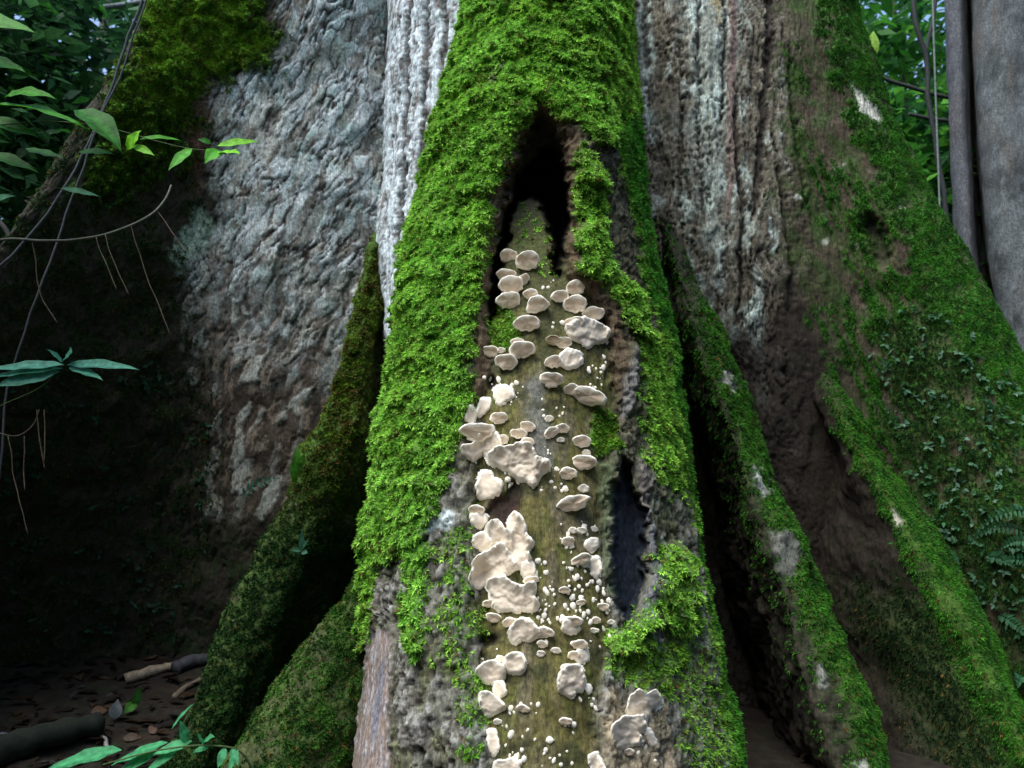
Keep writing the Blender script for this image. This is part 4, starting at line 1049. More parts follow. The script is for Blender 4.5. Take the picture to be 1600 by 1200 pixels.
PLACES = ['below the long flat bracket left of the cavity top', 'on the dark wood around the round grey-cream patch', 'above the paired bracket beside the grey wood streak',
 'in a thin line above the widest right-hand bracket', 'right of the large beige spreading fungus', 'on the brown wood under the large beige fungus', 'on the olive wood right of the stacked pale sheets',
 'on the yellowish wood around the cigar-shaped bracket', 'swarming at the foot of the dark cavity', 'around the small row of brackets left of the cavity', 'above the right end of the lower chain of brackets',
 'among the bracket group under the cavity foot', 'below the black pit at the left wood edge', 'left of the lone low bracket near the bottom', 'on the olive wood at the bottom of the picture', 'hanging below the ragged sheet at the lower right',
 'at the lower left wood edge near the bottom', 'on the tan wood beneath the largest sheet', 'right of the topmost cluster on the heartwood', 'left of the big pale sheet', 'on dark wood right of the round pale disc', 'left of the two-lobed bracket at the black gap']
nb = 0
for (poly, n_, sz), place in zip(BANDS, PLACES):
    pa = np.array(poly); lo, hi = pa.min(0), pa.max(0); got = 0
    while got < n_:
        c_ = lo+(hi-lo)*ORNG.random(2)
        got += 1
        if sdist(pa, c_[None])[0] < 0: continue
        # buttons come in little groups
        for e in range(1+(ORNG.random() < .25)):
            cc = c_+ORNG.normal(0, 5, 2)*e
            h = hit(*cc)
            if h is None: continue
            m_ = mpp(h[0])*sz*min(2.6, ORNG.lognormal(0, .45))*.62
            o = bpy.data.objects.new('button_fungus', BTN[nb % 7]); COL.objects.link(o)
            o.location = h[0]; o.scale = (m_*ORNG.uniform(.8, 1.2), m_*.9, m_*ORNG.uniform(.9, 1.7))
            o.rotation_euler = (0, ORNG.uniform(-.5, .5), 0)
            tag(o, 'tiny white fungus button '+place, 'fungus', 'tiny white fungus buttons')
            nb += 1
print('buttons', nb)
# ------------------------------------------------------------------ leaves, vines and twigs
LRNG = np.random.default_rng(5)
def leaf_geo(a, b, w_, nrm, curl=.10, n=9, fold=.18, shape=1.0, wavy=.0):
    """an oval pointed blade from a (stalk end) to b (tip), folded along its midrib"""
    a, b = np.asarray(a, float), np.asarray(b, float)
    d = b-a; L = np.linalg.norm(d); d = d/L
    nrm = np.asarray(nrm, float); nrm = nrm-d*(nrm@d); nrm /= np.linalg.norm(nrm)
    sdv = np.cross(d, nrm)
    t = np.linspace(0, 1, n)
    prof = np.sin(math.pi*np.clip(t, 0, 1)**(.80*shape))**.85*(1-.35*t**3); prof[0] = .05; prof[-1] = .0
    mid = a+np.outer(t, d)*L+np.outer(curl*L*(t-t*t*1.9), nrm)
    V = []
    for k in range(n):
        h = prof[k]*w_*.5; wv = wavy*w_*math.sin(k*2.1)
        for s_ in (-1, -.5, 0, .5, 1): V.append(mid[k]+sdv*h*s_+nrm*(fold*h*abs(s_)+wv*abs(s_)))
    return np.array(V), gridfaces(n, 5)
def leaf_px(p, parent, colr, Y0, Y1, wpx, up=.5, name='leaf', **kw):
    a, b = U(p[0], p[1], Y0), U(p[2], p[3], Y1)
    tow = CAM-a; tow /= np.linalg.norm(tow)
    n_ = tow*(1-up)+np.array([0, 0, 1])*up+LRNG.normal(0, .12, 3)
    kw.setdefault('curl', LRNG.uniform(.02, .20)); kw.setdefault('wavy', .05)
    V, F = leaf_geo(a, b, wpx*mpp(a), n_, fold=LRNG.uniform(.08, .30), **kw)
    cc = np.tile(np.asarray(colr)*LRNG.uniform(.85, 1.15), (len(V), 1))
    rib = np.zeros(len(V)); rib[2::5] = 1; cc = lay(cc, np.asarray(colr)*1.35, rib*.6)
    return mk(name, V, F, M_LEAF, parent, cc)
def rope(pts, r, colr, name, label=None, cat=None, parent=None, group=None, n=40, wob=.0, mat=None, taper=1.0, sides=7):
    """pts: (px, py, Y)"""
    p = np.array(pts, float); P = spline(U(p[:, 0], p[:, 1], p[:, 2]), n)
    if wob: P = P+wob*np.stack([fbm(P*9, 2, 700), fbm(P*9, 2, 701), fbm(P*9, 2, 702)], 1)
    rr = r*np.linspace(1, taper, n)*(1+.12*fbm(P*60, 2, 703))
    V, F, F3 = tube(P, rr, sides)
    cc = np.asarray(colr)*(1+.35*fbm(V*70, 2, 704))[:, None]
    o = mk(name, V, F, mat or M_TWIG, parent, cc, F3=F3, origin=None if parent is not None else P[-1])
    if label: tag(o, label, cat, group)
    return o
VINE = C(.048, .056, .062)
rope([(226, -120, 2.72), (222, 0, 2.68), (198, 60, 2.66), (176, 130, 2.64), (150, 195, 2.62), (118, 262, 2.60), (80, 325, 2.58), (40, 375, 2.56), (-10, 425, 2.54), (-120, 520, 2.5)], .0046, VINE*.8, 'vine', 'grey vine lying along the mossy left outline down to the frame edge', 'vine', wob=.006)
rope([(232, -120, 2.70), (229, 0, 2.66), (206, 60, 2.64), (186, 125, 2.62), (165, 165, 2.60), (140, 232, 2.56), (112, 310, 2.52), (86, 390, 2.48), (60, 455, 2.44), (35, 530, 2.40), (12, 610, 2.36), (2, 720, 2.32), (-20, 900, 2.3)], .0036, VINE*.6, 'vine', 'thin dark vine parting from the thicker grey one and hanging steeply down', 'vine', wob=.006)
rope([(-60, 380, 2.0), (20, 374, 2.02), (60, 376, 2.03), (130, 373, 2.05), (190, 358, 2.1), (236, 336, 2.15), (258, 312, 2.2), (268, 290, 2.25)], .0042, C(.075, .080, .060), 'twig', 'curved bare twig arching across the dark left wall', 'twig', wob=.004, taper=.6)
ROOTS = [([(52, 378, 2.03), (56, 420, 2.03), (68, 470, 2.03), (88, 503, 2.03)], 'leftmost thin rootlet hanging from the curved twig'),
         ([(150, 370, 2.06), (166, 412, 2.06), (180, 452, 2.06)], 'short thin rootlet hanging from the middle of the curved twig'),
         ([(164, 366, 2.07), (180, 415, 2.07), (200, 462, 2.07)], 'thin rootlet close beside the short one under the twig'),
         ([(205, 354, 2.12), (222, 410, 2.12), (245, 470, 2.12), (266, 523, 2.12)], 'longest thin rootlet hanging from the right part of the curved twig'),
         ([(246, 328, 2.17), (268, 360, 2.17), (292, 396, 2.17)], 'rightmost thin rootlet near the raised tip of the curved twig'),
         ([(-30, 672, 2.1), (0, 676, 2.1), (30, 679, 2.1), (52, 662, 2.1), (60, 640, 2.1)], 'looped pale rootlet at the left frame edge, low on the wall'),
         ([(56, 640, 2.1), (62, 690, 2.1), (70, 733, 2.1)], 'straight dangling rootlet left of its twin below the whorl of leaves'),
         ([(68, 640, 2.1), (70, 690, 2.1), (69, 722, 2.1)], 'straight dangling rootlet right of its twin below the whorl of leaves'),
         ([(14, 680, 2.1), (20, 740, 2.1), (32, 790, 2.1), (43, 834, 2.1)], 'lowest long rootlet dangling from the looped one'),
         ([(38, 680, 2.1), (36, 720, 2.1), (38, 766, 2.1)], 'short brown rootlet dangling from the middle of the looped one')]
for pts, lab in ROOTS: rope(pts, .0015, C(.085, .062, .038), 'rootlet', lab, 'rootlet', group='thin rootlets hanging before the dark wall', n=24, wob=.008, sides=5)

# sapling whose leafy twigs reach in at the upper left
sap = thing('sapling', tuple(U(-120, 1100, 1.9)), 'leafy green sapling reaching in at the upper left before the vines', 'sapling')
def stalk(pts, parent, r=.0018, colr=C(.05, .085, .025)): return rope(pts, r, colr, 'twig', parent=parent, n=20, sides=5, taper=.6)
rope([(-130, 1300, 1.9), (-120, 900, 1.9), (-100, 500, 1.88), (-80, 200, 1.85), (-60, 20, 1.85)], .012, C(.06, .05, .035), 'trunk', parent=sap)
stalk([(-80, 200, 1.85), (0, 195, 1.85), (90, 190, 1.86), (190, 205, 1.88), (250, 222, 1.9), (300, 233, 1.92), (345, 236, 1.94)], sap)
stalk([(-90, 100, 1.85), (-20, 50, 1.84), (40, 45, 1.84)], sap); stalk([(-80, 200, 1.85), (20, 270, 1.9), (98, 296, 1.95)], sap)
G1, G2, G3, G4 = C(.050, .230, .012), C(.030, .150, .014), C(.150, .430, .018), C(.040, .170, .080)
for p, c_, Y0, Y1, w_ in [((-70, 22, 52, 42), G1, 1.84, 1.80, 36), ((8, 152, 80, 140), G1, 1.84, 1.82, 34), ((-20, 165, 142, 180), G1, 1.83, 1.82, 44), ((-30, 185, 60, 210), G2, 1.86, 1.85, 30),
                          ((122, 172, 190, 220), G2, 1.86, 1.82, 50), ((122, 238, 178, 236), G2, 1.88, 1.86, 20), ((200, 234, 216, 202), G3, 1.88, 1.86, 24), ((208, 228, 240, 240), G3, 1.88, 1.86, 14),
                          ((218, 218, 284, 212), G1, 1.89, 1.93, 13), ((300, 232, 262, 264), G1*1.2, 1.92, 1.88, 20), ((340, 228, 404, 216), G3, 1.94, 1.96, 16), ((344, 238, 374, 238), G3*1.1, 1.94, 1.90, 26), ((344, 236, 320, 250), G1*1.3, 1.94, 1.90, 26), ((330, 224, 310, 216), G2, 1.94, 1.92, 12),
                          ((95, 294, 156, 304), G4, 1.95, 1.97, 13), ((20, 0, 90, -20), G1, 1.85, 1.83, 40), ((-40, 90, 40, 110), G2, 1.86, 1.84, 34), ((-30, 240, 60, 262), G2, 1.9, 1.9, 30), ((40, 232, 100, 246), G2, 1.92, 1.9, 24), ((-60, 330, 20, 300), G4, 1.9, 1.9, 30)]:
    leaf_px(p, sap, c_, Y0, Y1, w_)
# unseen leaves added outside the frame on the left to shade the wall
Vs, Fs, Cs, nv = [], [], [], 0
for k in range(650):
    c_ = np.array([LRNG.uniform(-2.6, -1.55), LRNG.uniform(1.2, 2.4), LRNG.uniform(.75, 2.5)])
    d = LRNG.normal(0, 1, 3)*np.array([1, 1, .35]); d /= np.linalg.norm(d)
    V, F = leaf_geo(c_, c_+d*LRNG.uniform(.09, .15), LRNG.uniform(.04, .06), np.array([0, 0, 1])+LRNG.normal(0, .4, 3), n=5)
    q_ = PROJ(V)
    if (q_[:, 0] > -25).any(): continue
    Vs.append(V); Fs.append(F+nv); nv += len(V); Cs.append(np.tile(mix(G1, G2, LRNG.random())*LRNG.uniform(.7, 1.1), (len(V), 1)))
fo = mk('crown', np.concatenate(Vs), np.concatenate(Fs), M_LEAF, sap, np.concatenate(Cs)); fo['kind'] = 'stuff'

wh = thing('seedling', tuple(U(100, 572, 2.1)), 'whorl of five pale bluish green leaves before the dark left wall', 'seedling')
stalk([(100, 570, 2.1), (70, 600, 2.12), (-10, 640, 2.15), (-80, 700, 2.2)], wh)
WL = C(.070, .250, .170)
for p, w_, u_ in [((100, 570, -25, 574), 24, .6), ((98, 576, -30, 588), 22, .5), ((92, 580, -10, 602), 30, .45), ((98, 566, 75, 545), 13, .4), ((100, 562, 112, 544), 16, .4), ((104, 570, 216, 572), 22, .45), ((108, 574, 160, 590), 20, .45)]:
    leaf_px(p, wh, WL, 2.1, 2.05, w_, u_, curl=.06)

# little plants in the shade on the left
def sprig(name, label, px, py, Y, leaves, colr, cat='plant', group=None):
    t = thing(name, tuple(U(px, py, Y)), label, cat, group)
    for p, w_ in leaves: leaf_px((px+p[0], py+p[1], px+p[2], py+p[3]), t, colr, Y, Y-.03, w_, .3)
    return t
sprig('epiphyte', 'small bright green shoot growing upright on the shaded mossy ridge', 462, 725, 2.48, [((0, 20, 3, -28), 16), ((2, 10, 14, -16), 12), ((-1, 25, -8, 0), 10), ((0, 30, -4, 8), 9)], C(.060, .200, .020))
sprig('epiphyte', 'small pale leaved shoot low on the dark mossy ridge', 470, 850, 2.38, [((0, 10, 2, -22), 9), ((0, 8, 10, -6), 9), ((0, 10, -14, 10), 8), ((2, 12, 10, 14), 9), ((0, 16, -16, 8), 7)], C(.05, .15, .09))
def frond(px0, py0, px1, py1, Y0, Y1, label, npin, lpx, colr, name='fern_frond', group=None, sag=.10, wpx=5.0, parent=None, lean=.5):
    a, b = U(px0, py0, Y0), U(px1, py1, Y1)
    L = np.linalg.norm(b-a); t = np.linspace(0, 1, 16)
    mid = a+np.outer(t, b-a)+np.outer(4*t*(1-t)*sag*L, [0, 0, 1])
    tow = CAM-a; tow /= np.linalg.norm(tow)
    V, F, F3 = tube(mid, np.linspace(.0016, .0005, 16), 5)
    o = mk(name, V, F, M_LEAF, parent, np.tile(np.asarray(colr)*.7, (len(V), 1)), F3=F3, origin=a if parent is None else None)
    if label: tag(o, label, 'fern', group)
    dirv = (b-a)/L; sdv = np.cross(dirv, tow); sdv /= np.linalg.norm(sdv)
    Vs, Fs, nv = [], [], 0; Cs = []
    m_ = mpp(a)
    for k in range(npin):
        s_ = (k+.8)/npin
        p = np.array([np.interp(s_, t, mid[:, c]) for c in range(3)])
        for sg in (-1, 1):
            l_ = lpx*m_*math.sin(math.pi*(.12+.85*s_)**.7)*LRNG.uniform(.85, 1.1)
            d = sdv*sg+dirv*lean+LRNG.normal(0, .12, 3); d /= np.linalg.norm(d)
            V, F = leaf_geo(p, p+d*l_, wpx*m_, tow*.6+np.array([0, 0, .6]), n=5, curl=-.05)
            Vs.append(V); Fs.append(F+nv); nv += len(V); Cs.append(np.tile(np.asarray(colr)*LRNG.uniform(.8, 1.2), (len(V), 1)))
    lo = mk('leaflets', np.concatenate(Vs), np.concatenate(Fs), M_LEAF, o, np.concatenate(Cs)); lo['kind'] = 'stuff'
    return o
frond(375, 775, 436, 748, 2.55, 2.5, 'little bluish fern on the shaded bark left of the bright green shoot', 9, 12, C(.045, .15, .10), wpx=4)
# large pinnate leaf at the bottom edge
pin = thing('pinnate_leaf', tuple(U(385, 1190, 1.75)), 'large pale green compound leaf spread along the bottom left edge', 'plant')
stalk([(400, 1215, 1.78), (372, 1172, 1.75), (330, 1165, 1.73), (250, 1172, 1.7), (160, 1195, 1.68)], pin, .0025)
PG = C(.060, .300, .120)
for p, w_ in [((190, 1172, 66, 1200), 34), ((262, 1160, 172, 1192), 26), ((300, 1158, 236, 1178), 20), ((292, 1162, 282, 1126), 16), ((312, 1160, 310, 1144), 20), ((318, 1160, 334, 1150), 18), ((330, 1164, 300, 1176), 14), ((280, 1168, 225, 1206), 18), ((250, 1172, 170, 1214), 22), ((352, 1168, 340, 1200), 14), ((362, 1170, 372, 1196), 12), ((372, 1172, 356, 1206), 12), ((268, 1140, 300, 1098), 12)]:
    leaf_px(p, pin, PG, 1.74, 1.72, w_, .55, curl=.06)

# litter on the ground at the lower left
def gz_at(x, y): return float(ground_h(np.array([x]), np.array([y]))[0])
def gpt(px, py, lift=0.0):
    lo, hi = .8, 12.0
    for _ in range(40):
        m_ = (lo+hi)/2; p = U(px, py, m_)
        if p[2] < gz_at(p[0], p[1]): hi = m_
        else: lo = m_
    p = U(px, py, lo); p[2] = gz_at(p[0], p[1])+lift; return p
def stick(a, b, r, colr, name, label, cat, ends=None):
    P = spline(np.array([gpt(*a, r*.8), gpt((a[0]+b[0])/2, (a[1]+b[1])/2-2, r*.9), gpt(*b, r*.8)]), 16)
    P = P+.006*np.stack([fbm(P*20, 2, 801), fbm(P*20, 2, 802), fbm(P*20, 2, 803)], 1)
    V, F, F3 = tube(P, r*np.linspace(1.05, .8, 16)*(1+.25*fbm(P*25, 2, 804)), 10)
    V = V+r*.25*np.stack([fbm(V*40, 2, 805), fbm(V*40, 2, 806), fbm(V*40, 2, 807)], 1)
    o = mk(name, V, F, M_TWIG, None, np.asarray(colr)*(1+.5*fbm(V*50, 3, 808))[:, None], F3=F3, origin=P[0])
    return tag(o, label, cat)
stick((196, 1068), (282, 1046), .020, C(.25, .20, .14), 'branch_piece', 'pale peeled piece of broken branch on the ground at the left', 'branch')
stick((274, 1052), (330, 1036), .026, C(.055, .055, .060), 'branch_piece', 'dark grey broken branch lying behind the pale peeled piece', 'branch')
stick((272, 1094), (318, 1062), .011, C(.14, .11, .075), 'stick', 'thin tan stick below the pale peeled branch piece', 'stick')
stick((-60, 1215), (150, 1150), .045, C(.016, .020, .014), 'log', 'dark mossy log lying at the lower left corner', 'log')
stick((160, 1150), (168, 1172), .007, C(.25, .24, .22), 'stick', 'short whitish stick beside the dark log', 'stick')
for (p, w_, c_, lab) in [((142, 1120, 168, 1108), 18, C(.15, .085, .05), 'curled brown leaf upright beside a bluish dead leaf'), ((178, 1130, 184, 1092), 20, C(.11, .13, .135), 'bluish grey dead leaf standing on the ground'),
                         ((-20, 1176, 28, 1150), 34, C(.15, .15, .18), 'large bluish grey dead leaf at the left frame edge'), ((232, 1150, 246, 1136), 16, C(.17, .10, .07), 'reddish brown dead leaf above the compound leaf'), ((192, 1160, 222, 1150), 14, C(.14, .10, .07), 'brown dead leaf just behind the compound leaf')]:
    a = gpt(p[0], p[1], .012); b = U(p[2], p[3], a[1]+.02); 
    b[2] = max(b[2], gz_at(b[0], b[1])+.012)
    V, F = leaf_geo(a, b, w_*mpp(a), (CAM-a)*.5+np.array([0, 0, 1.]), curl=.2)
    tag(mk('dead_leaf', V, F, M_LEAF, None, np.tile(c_, (len(V), 1)), origin=a), lab, 'dead leaf')
a = gpt(208, 1112, .0)
gl = thing('seedling', tuple(a), 'small green two-leaved seedling among dead leaves at the lower left', 'seedling')
leaf_px((210, 1105, 219, 1072), gl, C(.045, .17, .03), a[1], a[1]-.02, 14, .2); leaf_px((212, 1098, 194, 1114), gl, C(.05, .18, .02), a[1], a[1]-.04, 18, .4)
stalk([(208, 1112, a[1]), (211, 1100, a[1])], gl, .002)
# scattered litter over the forest floor (past counting)
Vs, Fs, Cs, nv = [], [], [], 0
for k in range(4400):
    x, y = (LRNG.normal(-.6, 2.2), LRNG.uniform(.6, 7.5)) if k < 2200 else (LRNG.uniform(-3.4, -.3), LRNG.uniform(1.7, 3.9))
    c_ = np.array([x, y, gz_at(x, y)+.006]); th = LRNG.uniform(0, 6.28); l_ = LRNG.uniform(.03, .085)
    d = np.array([math.cos(th), math.sin(th), LRNG.normal(0, .25)])
    V, F = leaf_geo(c_, c_+d*l_, l_*.45, np.array([LRNG.normal(0, .3), LRNG.normal(0, .3), 1.]), n=4, curl=.25)
    V[:, 2] = np.maximum(V[:, 2], c_[2]-.004)
    Vs.append(V); Fs.append(F+nv); nv += len(V)
    Cs.append(np.tile([C(.075, .045, .025), C(.050, .035, .024), C(.11, .075, .045), C(.035, .028, .022), C(.09, .088, .085)][LRNG.choice(5, p=[.3, .3, .12, .2, .08])]*LRNG.uniform(.3, .8), (len(V), 1)))
lt = mk('leaf_litter', np.concatenate(Vs), np.concatenate(Fs), M_LEAF, None, np.concatenate(Cs)); lt['kind'] = 'stuff'; lt['label'] = 'brown leaf litter scattered over the dark forest floor'

# ferns and small leaves on the right-hand flank
FG = C(.026, .105, .042)
FR = [(1612, 800, 1520, 838, 'topmost fern frond at the right frame edge, pointing left'), (1600, 830, 1512, 850, 'fern frond just beneath the topmost one, pointing left'), (1620, 852, 1560, 862, 'short fern frond third from the top at the right edge'),
      (1640, 900, 1560, 880, 'fern frond rising leftward from the right edge, half way down'), (1540, 870, 1588, 888, 'small fern frond in the middle growing toward the frame edge'), (1500, 955, 1580, 985, 'fern frond springing from behind the mossy ridge, longest of the lower group'),
      (1508, 985, 1570, 1010, 'fern frond second in the lower group beside the mossy ridge'), (1520, 1005, 1568, 1032, 'fern frond third in the lower group beside the mossy ridge'), (1526, 1030, 1550, 1050, 'short fern frond lowest but one near the mossy ridge'),
      (1560, 960, 1608, 1000, 'fern frond at the right edge above the dark hollow'), (1600, 1060, 1590, 1075, 'tiny fern frond lowest at the right edge'), (1545, 1055, 1576, 1072, 'small drooping fern frond lowest beside the mossy ridge'), (1470, 868, 1500, 880, 'tiny bluish fern frond close to the mossy edge'), (1640, 960, 1590, 940, 'fern frond leaning left from outside the right edge')]
TRV = TR[0].reshape(-1, 3); BVH_TR = BVHTree.FromPolygons([tuple(v) for v in TRV], [tuple(f) for f in gridfaces(*TR[0].shape[:2]).tolist()])
def hit_tr(px, py):
    h = BVH_TR.ray_cast(Vector(CAM), Vector(ray(px, py)).normalized())
    return None if h[0] is None else (np.array(h[0]), np.array(h[1]))
for x0, y0, x1, y1, lab in FR:
    h = hit_tr(x0, y0); Y0 = (h[0][1] if h is not None else 2.5)
    frond(x0, y0, x1, y1, Y0, Y0-.10, lab, 13, 13, FG*LRNG.uniform(.8, 1.25), group='ferns on the right-hand flank', sag=.12, wpx=4.2)
def ground_cover(label, spots, sizes, cols, hitf):
    Vs, Fs, Cs, nv = [], [], [], 0
    for px, py in spots:
        h = hitf(px, py)
        if h is None: continue
        p, n_ = h
        if n_@(CAM-p) < 0: n_ = -n_
        c_ = cols[LRNG.integers(len(cols))]
        for j in range(LRNG.integers(2, 5)):
            d = LRNG.normal(0, 1, 3); d = d-n_*(d@n_)*.6; d[2] -= .2; d /= np.linalg.norm(d); l_ = LRNG.uniform(*sizes)
            b0 = p+n_*.008
            V, F = leaf_geo(b0, b0+d*l_+n_*l_*.35, l_*.6, n_+np.array([0, 0, .5]), n=4)
            Vs.append(V); Fs.append(F+nv); nv += len(V); Cs.append(np.tile(c_*LRNG.uniform(.7, 1.2), (len(V), 1)))
    o = mk('ground_cover', np.concatenate(Vs), np.concatenate(Fs), M_LEAF, None, np.concatenate(Cs))
    o['kind'] = 'stuff'; o['label'] = label
sp = []
while len(sp) < 300:
    a = np.array([LRNG.uniform(1360, 1640), LRNG.uniform(470, 1000)])
    if sdist([(1390, 480), (1450, 470), (1640, 640), (1640, 1100), (1560, 1000), (1440, 840), (1360, 560)], a[None])[0] > 0 and fbm(np.array([[a[0]/45, a[1]/45, 0]]), 3, 900)[0] > -.1: sp.append(a)
ground_cover('tiny bluish green leaves creeping over the mossy right flank', sp, (.010, .022), [C(.035, .12, .045), C(.06, .16, .08), C(.02, .075, .02), C(.10, .20, .12)], hit_tr)
LWV = LW[0].reshape(-1, 3); BVH_LW = BVHTree.FromPolygons([tuple(v) for v in LWV], [tuple(f) for f in gridfaces(*LW[0].shape[:2]).tolist()])
def hit_lw(px, py):
    h = BVH_LW.ray_cast(Vector(CAM), Vector(ray(px, py)).normalized())
    return None if h[0] is None else (np.array(h[0]), np.array(h[1]))
sp = []
while len(sp) < 190:
    a = np.array([LRNG.uniform(0, 330), LRNG.uniform(560, 1060)])
    if fbm(np.array([[a[0]/70, a[1]/70, 0]]), 3, 910)[0] > .02: sp.append(a)
ground_cover('small dark leaves creeping over the shaded lower left wall', sp, (.014, .030), [C(.018, .055, .022), C(.030, .085, .045), C(.014, .040, .012)], hit_lw)
# ------------------------------------------------------------------ neighbours and forest behind
def xs(off): return [(py, o) for py, o in zip([-400, -200, 0, 200, 400, 600, 900, 1300], off)]
shift = dict(zip([-400, -200, 0, 200, 400, 600, 900, 1300], [-2, 0, 0, 8, 24, 62, 120, 200]))
nb_t = thing('neighbour_tree', tuple(U(1700, 900, 4.7)), 'pale grey fluted tree at the right edge with a dark vertical groove', 'tree')
base_rail = [(1530, 5.3), (1482, 4.95), (1477, 4.78), (1483, 4.66), (1496, 4.62), (1506, 4.70), (1511, 4.95), (1515, 5.05), (1518, 4.72), (1526, 4.55), (1548, 4.46), (1580, 4.42), (1615, 4.44), (1650, 4.55), (1668, 4.8), (1650, 5.2), (1570, 5.4)]
rails = [[(py, bx+s_*(.75 if bx < 1513 else 1.0), Y) for py, s_ in shift.items()] for bx, Y in base_rail]
G = loft(rails, -.2, 7.0, .035, .018)
P = G.reshape(-1, 3); Nn = gnormals(G)
fl = fbm(stretch(P, .05, .06, .5, .08), 3, 951); st = fbm(P*6, 4, 952); fi = fbm(P*24, 3, 953)
col = np.tile(C(.098, .108, .108), (len(P), 1)); col = lay(col, C(.046, .052, .052), sstep(-.1, .35, st)); col = lay(col, C(.17, .195, .195), sstep(.05, .4, fi)*.6); col = lay(col, C(.10, .085, .07), sstep(.0, .35, fl)*.7)
col = lay(col, C(.08, .08, .09), sstep(1512, 1505, PROJ(P)[:, 0]-np.interp(PROJ(P)[:, 1], list(shift), [v*.8 for v in shift.values()]))*.6)
mk('trunk', (G+Nn*((fl*.02+fi*.006).reshape(G.shape[:2])[:, :, None])).reshape(-1, 3), gridfaces(*G.shape[:2]), M_BARK, nb_t, col)

def leaf_cloud(n, centre, radii, size, cols, flat=.5, seed=0, shellness=.3, clump=None, ok=None):
    r = np.random.default_rng(seed)
    d = r.normal(0, 1, (n, 3)); d /= np.linalg.norm(d, axis=1, keepdims=True)
    P = np.asarray(centre)+d*(r.random(n)**shellness)[:, None]*np.asarray(radii)
    return leaf_quads(P, size, cols, flat, r, clump, ok)
def leaf_quads(P, size, cols, flat, r, clump=None, ok=None):
    if clump is not None: P = P[fbm(P*clump[0], 2, clump[2]) > clump[1]]
    if ok is not None: P = P[ok(P)]
    n = len(P)
    d = r.normal(0, 1, (n, 3))*np.array([1, 1, flat]); d /= np.linalg.norm(d, axis=1, keepdims=True)
    u = np.array([0, 0, 1.])+r.normal(0, .45, (n, 3)); s_ = np.cross(d, u); s_ /= np.linalg.norm(s_, axis=1, keepdims=True)
    L = size*r.uniform(.6, 1.4, n)[:, None]; W_ = L*r.uniform(.38, .55, n)[:, None]
    dn = np.array([0, 0, -.12])*L
    V = np.stack([P, P+d*L*.4+s_*W_*.5, P+d*L+dn, P+d*L*.4-s_*W_*.5], 1).reshape(-1, 3)
    cc = np.asarray(cols)[r.integers(0, len(cols), n)]*r.uniform(.7, 1.3, (n, 1))
    return V, np.arange(4*n).reshape(-1, 4), np.repeat(cc, 4, 0)
BGR = [C(.050, .220, .025), C(.035, .150, .022), C(.090, .290, .035), C(.025, .100, .030)]
BGD = [C(.018, .065, .022), C(.028, .090, .030), C(.012, .040, .018), C(.045, .130, .040)]
def clear(P):    # keep foliage off the line of the neighbouring trunk and out of the great tree
    q_ = PROJ(P); return ~((q_[:, 0] > 1485) & (P[:, 1] < 4.8)) & ~((np.abs(P[:, 0]-.2) < 1.7) & (P[:, 1] < 4.6))
def shrub(name, label, px, py, Y, rad, n, size, cols, seed, group, cat='shrub', trunk_r=.03):
    c_ = U(px, py, Y); g0 = (c_[0], c_[1], gz_at(c_[0], c_[1]))
    t = thing(name, g0, label, cat, group)
    V, F, Cc = leaf_cloud(n, c_, rad, size, cols, .45, seed, .45, (1.6/max(rad[0], .5), -.22, seed), clear)
    cr = mk('crown', V, F, M_LEAF, t, Cc, smooth=False)
    pts = np.array([g0, [c_[0]+.1, c_[1], (g0[2]+c_[2])/2], [c_[0], c_[1], c_[2]+rad[2]*.6]])
    V, F, F3 = tube(spline(pts, 14), np.linspace(trunk_r, trunk_r*.3, 14), 8)
    mk('trunk', V, F, M_BARK, t, np.tile(C(.06, .05, .04), (len(V), 1)), F3=F3)
    return t
SHR = 'shrubs and young trees behind the great tree'
shrub('shrub', 'dark bluish shrub behind the left outline, nearest to the vines', 120, 180, 4.6, (.75, .7, .8), 2600, .11, BGD, 31, SHR)
shrub('shrub', 'mid green shrub at the left frame edge behind the sapling leaves', -40, 120, 4.0, (.7, .6, .9), 2400, .11, BGD+BGR[1:2], 32, SHR)
shrub('shrub', 'low dark shrub at the left edge below the vine crossing', -60, 380, 4.2, (.8, .7, .7), 2200, .10, BGD, 33, SHR)
shrub('young_tree', 'tall leafy young tree topping the gap at the upper left corner', 60, -60, 6.5, (1.3, 1.2, 1.3), 2200, .14, BGD, 34, SHR, 'tree', .05)
shrub('shrub', 'fresh green shrub in the gap beside the pale neighbouring trunk', 1440, 300, 5.6, (.75, .7, .8), 3200, .13, BGR, 35, SHR)
shrub('shrub', 'lower green shrub between the mossy outline and the neighbouring trunk', 1500, 520, 5.4, (.7, .6, .7), 2200, .12, BGR, 36, SHR)
shrub('young_tree', 'bright leaved young tree under the sky holes at the upper right', 1400, 60, 7.5, (1.0, .9, .9), 1300, .16, BGR, 37, SHR, 'tree', .05)
shrub('young_tree', 'darker young tree farther back beneath the sky holes', 1440, 180, 9.0, (1.4, 1.2, 1.0), 2000, .15, BGD+BGR[:1], 38, SHR, 'tree', .06)
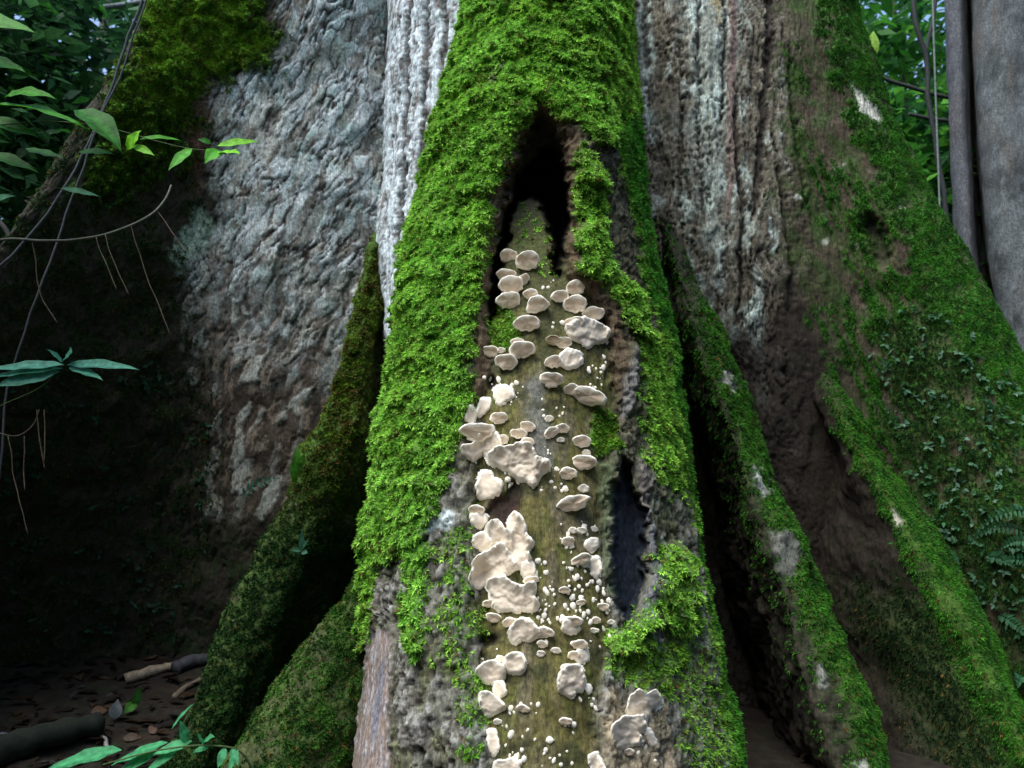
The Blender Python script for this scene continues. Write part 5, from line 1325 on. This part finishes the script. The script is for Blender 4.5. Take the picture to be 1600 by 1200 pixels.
# dark climbers and branches in the right-hand gap
rope([(1432, -60, 4.3), (1428, 15, 4.3), (1432, 40, 4.3), (1437, 60, 4.3), (1446, 82, 4.3), (1450, 150, 4.3), (1458, 200, 4.3), (1468, 260, 4.3), (1478, 330, 4.3), (1490, 420, 4.3), (1510, 600, 4.3)], .014, C(.025, .028, .026), 'climber', 'dark kinked climbing stem in the right-hand gap', 'vine', wob=.01)
rope([(1464, -60, 4.35), (1458, 30, 4.35), (1450, 62, 4.33), (1446, 90, 4.3)], .011, C(.025, .028, .028), 'climber', 'short dark stem joining the kinked one from the upper right', 'vine')
rope([(1456, -60, 4.1), (1459, 60, 4.1), (1462, 150, 4.1), (1466, 260, 4.1), (1472, 420, 4.1)], .005, C(.14, .17, .15), 'climber', 'thin pale hanging line beside the kinked climbing stem', 'vine')
rope([(1360, 110, 4.8), (1390, 126, 4.8), (1420, 135, 4.8), (1455, 146, 4.8), (1490, 154, 4.8)], .013, C(.035, .040, .035), 'branch', 'dark bough crossing the right-hand gap, upper one', 'branch')
rope([(1420, 178, 4.8), (1448, 184, 4.8), (1490, 190, 4.8)], .012, C(.035, .040, .035), 'branch', 'dark bough crossing the right-hand gap, lower one', 'branch')
rope([(90, 22, 4.3), (140, 14, 4.35), (190, 8, 4.4), (260, -4, 4.4)], .016, C(.16, .18, .19), 'branch', 'pale grey bough crossing behind the vines at the upper left', 'branch')
rope([(-20, 330, 3.6), (10, 360, 3.6), (22, 400, 3.6), (30, 520, 3.6)], .012, C(.03, .028, .024), 'branch', 'dark upright stem behind the thick grey vine at the left', 'branch')
yl = thing('sapling', tuple(U(1366, 95, 3.6)), 'single yellow-green leaf peeping out behind the mossy right outline', 'leaf')
leaf_px((1362, 92, 1364, 46), yl, C(.20, .36, .04), 3.6, 3.58, 22, .2)
stalk([(1340, 130, 3.7), (1355, 110, 3.65), (1362, 92, 3.6)], yl)

# the far wood all round: one leafy mass with trunks in it
fr = np.random.default_rng(77)
n = 95000
th = fr.uniform(0, 2*math.pi, n); rad = fr.uniform(10.5, 19, n); hz = fr.random(n)**1.35*8.0
P = np.stack([rad*np.cos(th), 1.5+rad*np.sin(th), hz], 1)
V, F, Cc = leaf_quads(P, .42, BGD+BGR[:2], .5, fr, (.42, -.30, 78))
wd = mk('forest', V, F, M_LEAF, None, Cc, smooth=False); wd['kind'] = 'stuff'; wd['label'] = 'dense leafy forest closing in all round behind the great tree'
Vs, Fs, Cs, nv = [], [], [], 0
for k in range(70):
    a = fr.uniform(0, 2*math.pi); r_ = fr.uniform(10, 18); p = np.array([r_*math.cos(a), 1.5+r_*math.sin(a), -.2])
    V, F, F3 = tube(np.array([p, p+[fr.normal(0, .2), fr.normal(0, .2), 5], p+[fr.normal(0, .5), fr.normal(0, .5), 12]]), np.array([.22, .16, .07])*fr.uniform(.5, 1.4), 9, cap=False)
    Vs.append(V); Fs.append(F+nv); nv += len(V); Cs.append(np.tile(C(.07, .065, .055)*fr.uniform(.6, 1.5), (len(V), 1)))
mk('forest_trunks', np.concatenate(Vs), np.concatenate(Fs), M_BARK, wd, np.concatenate(Cs))['kind'] = 'stuff'
print('TRIS', sum(sum(len(p.vertices)-2 for p in m.polygons) if len(m.polygons) < 3000 else len(m.loops)-2*len(m.polygons) for m in bpy.data.meshes))
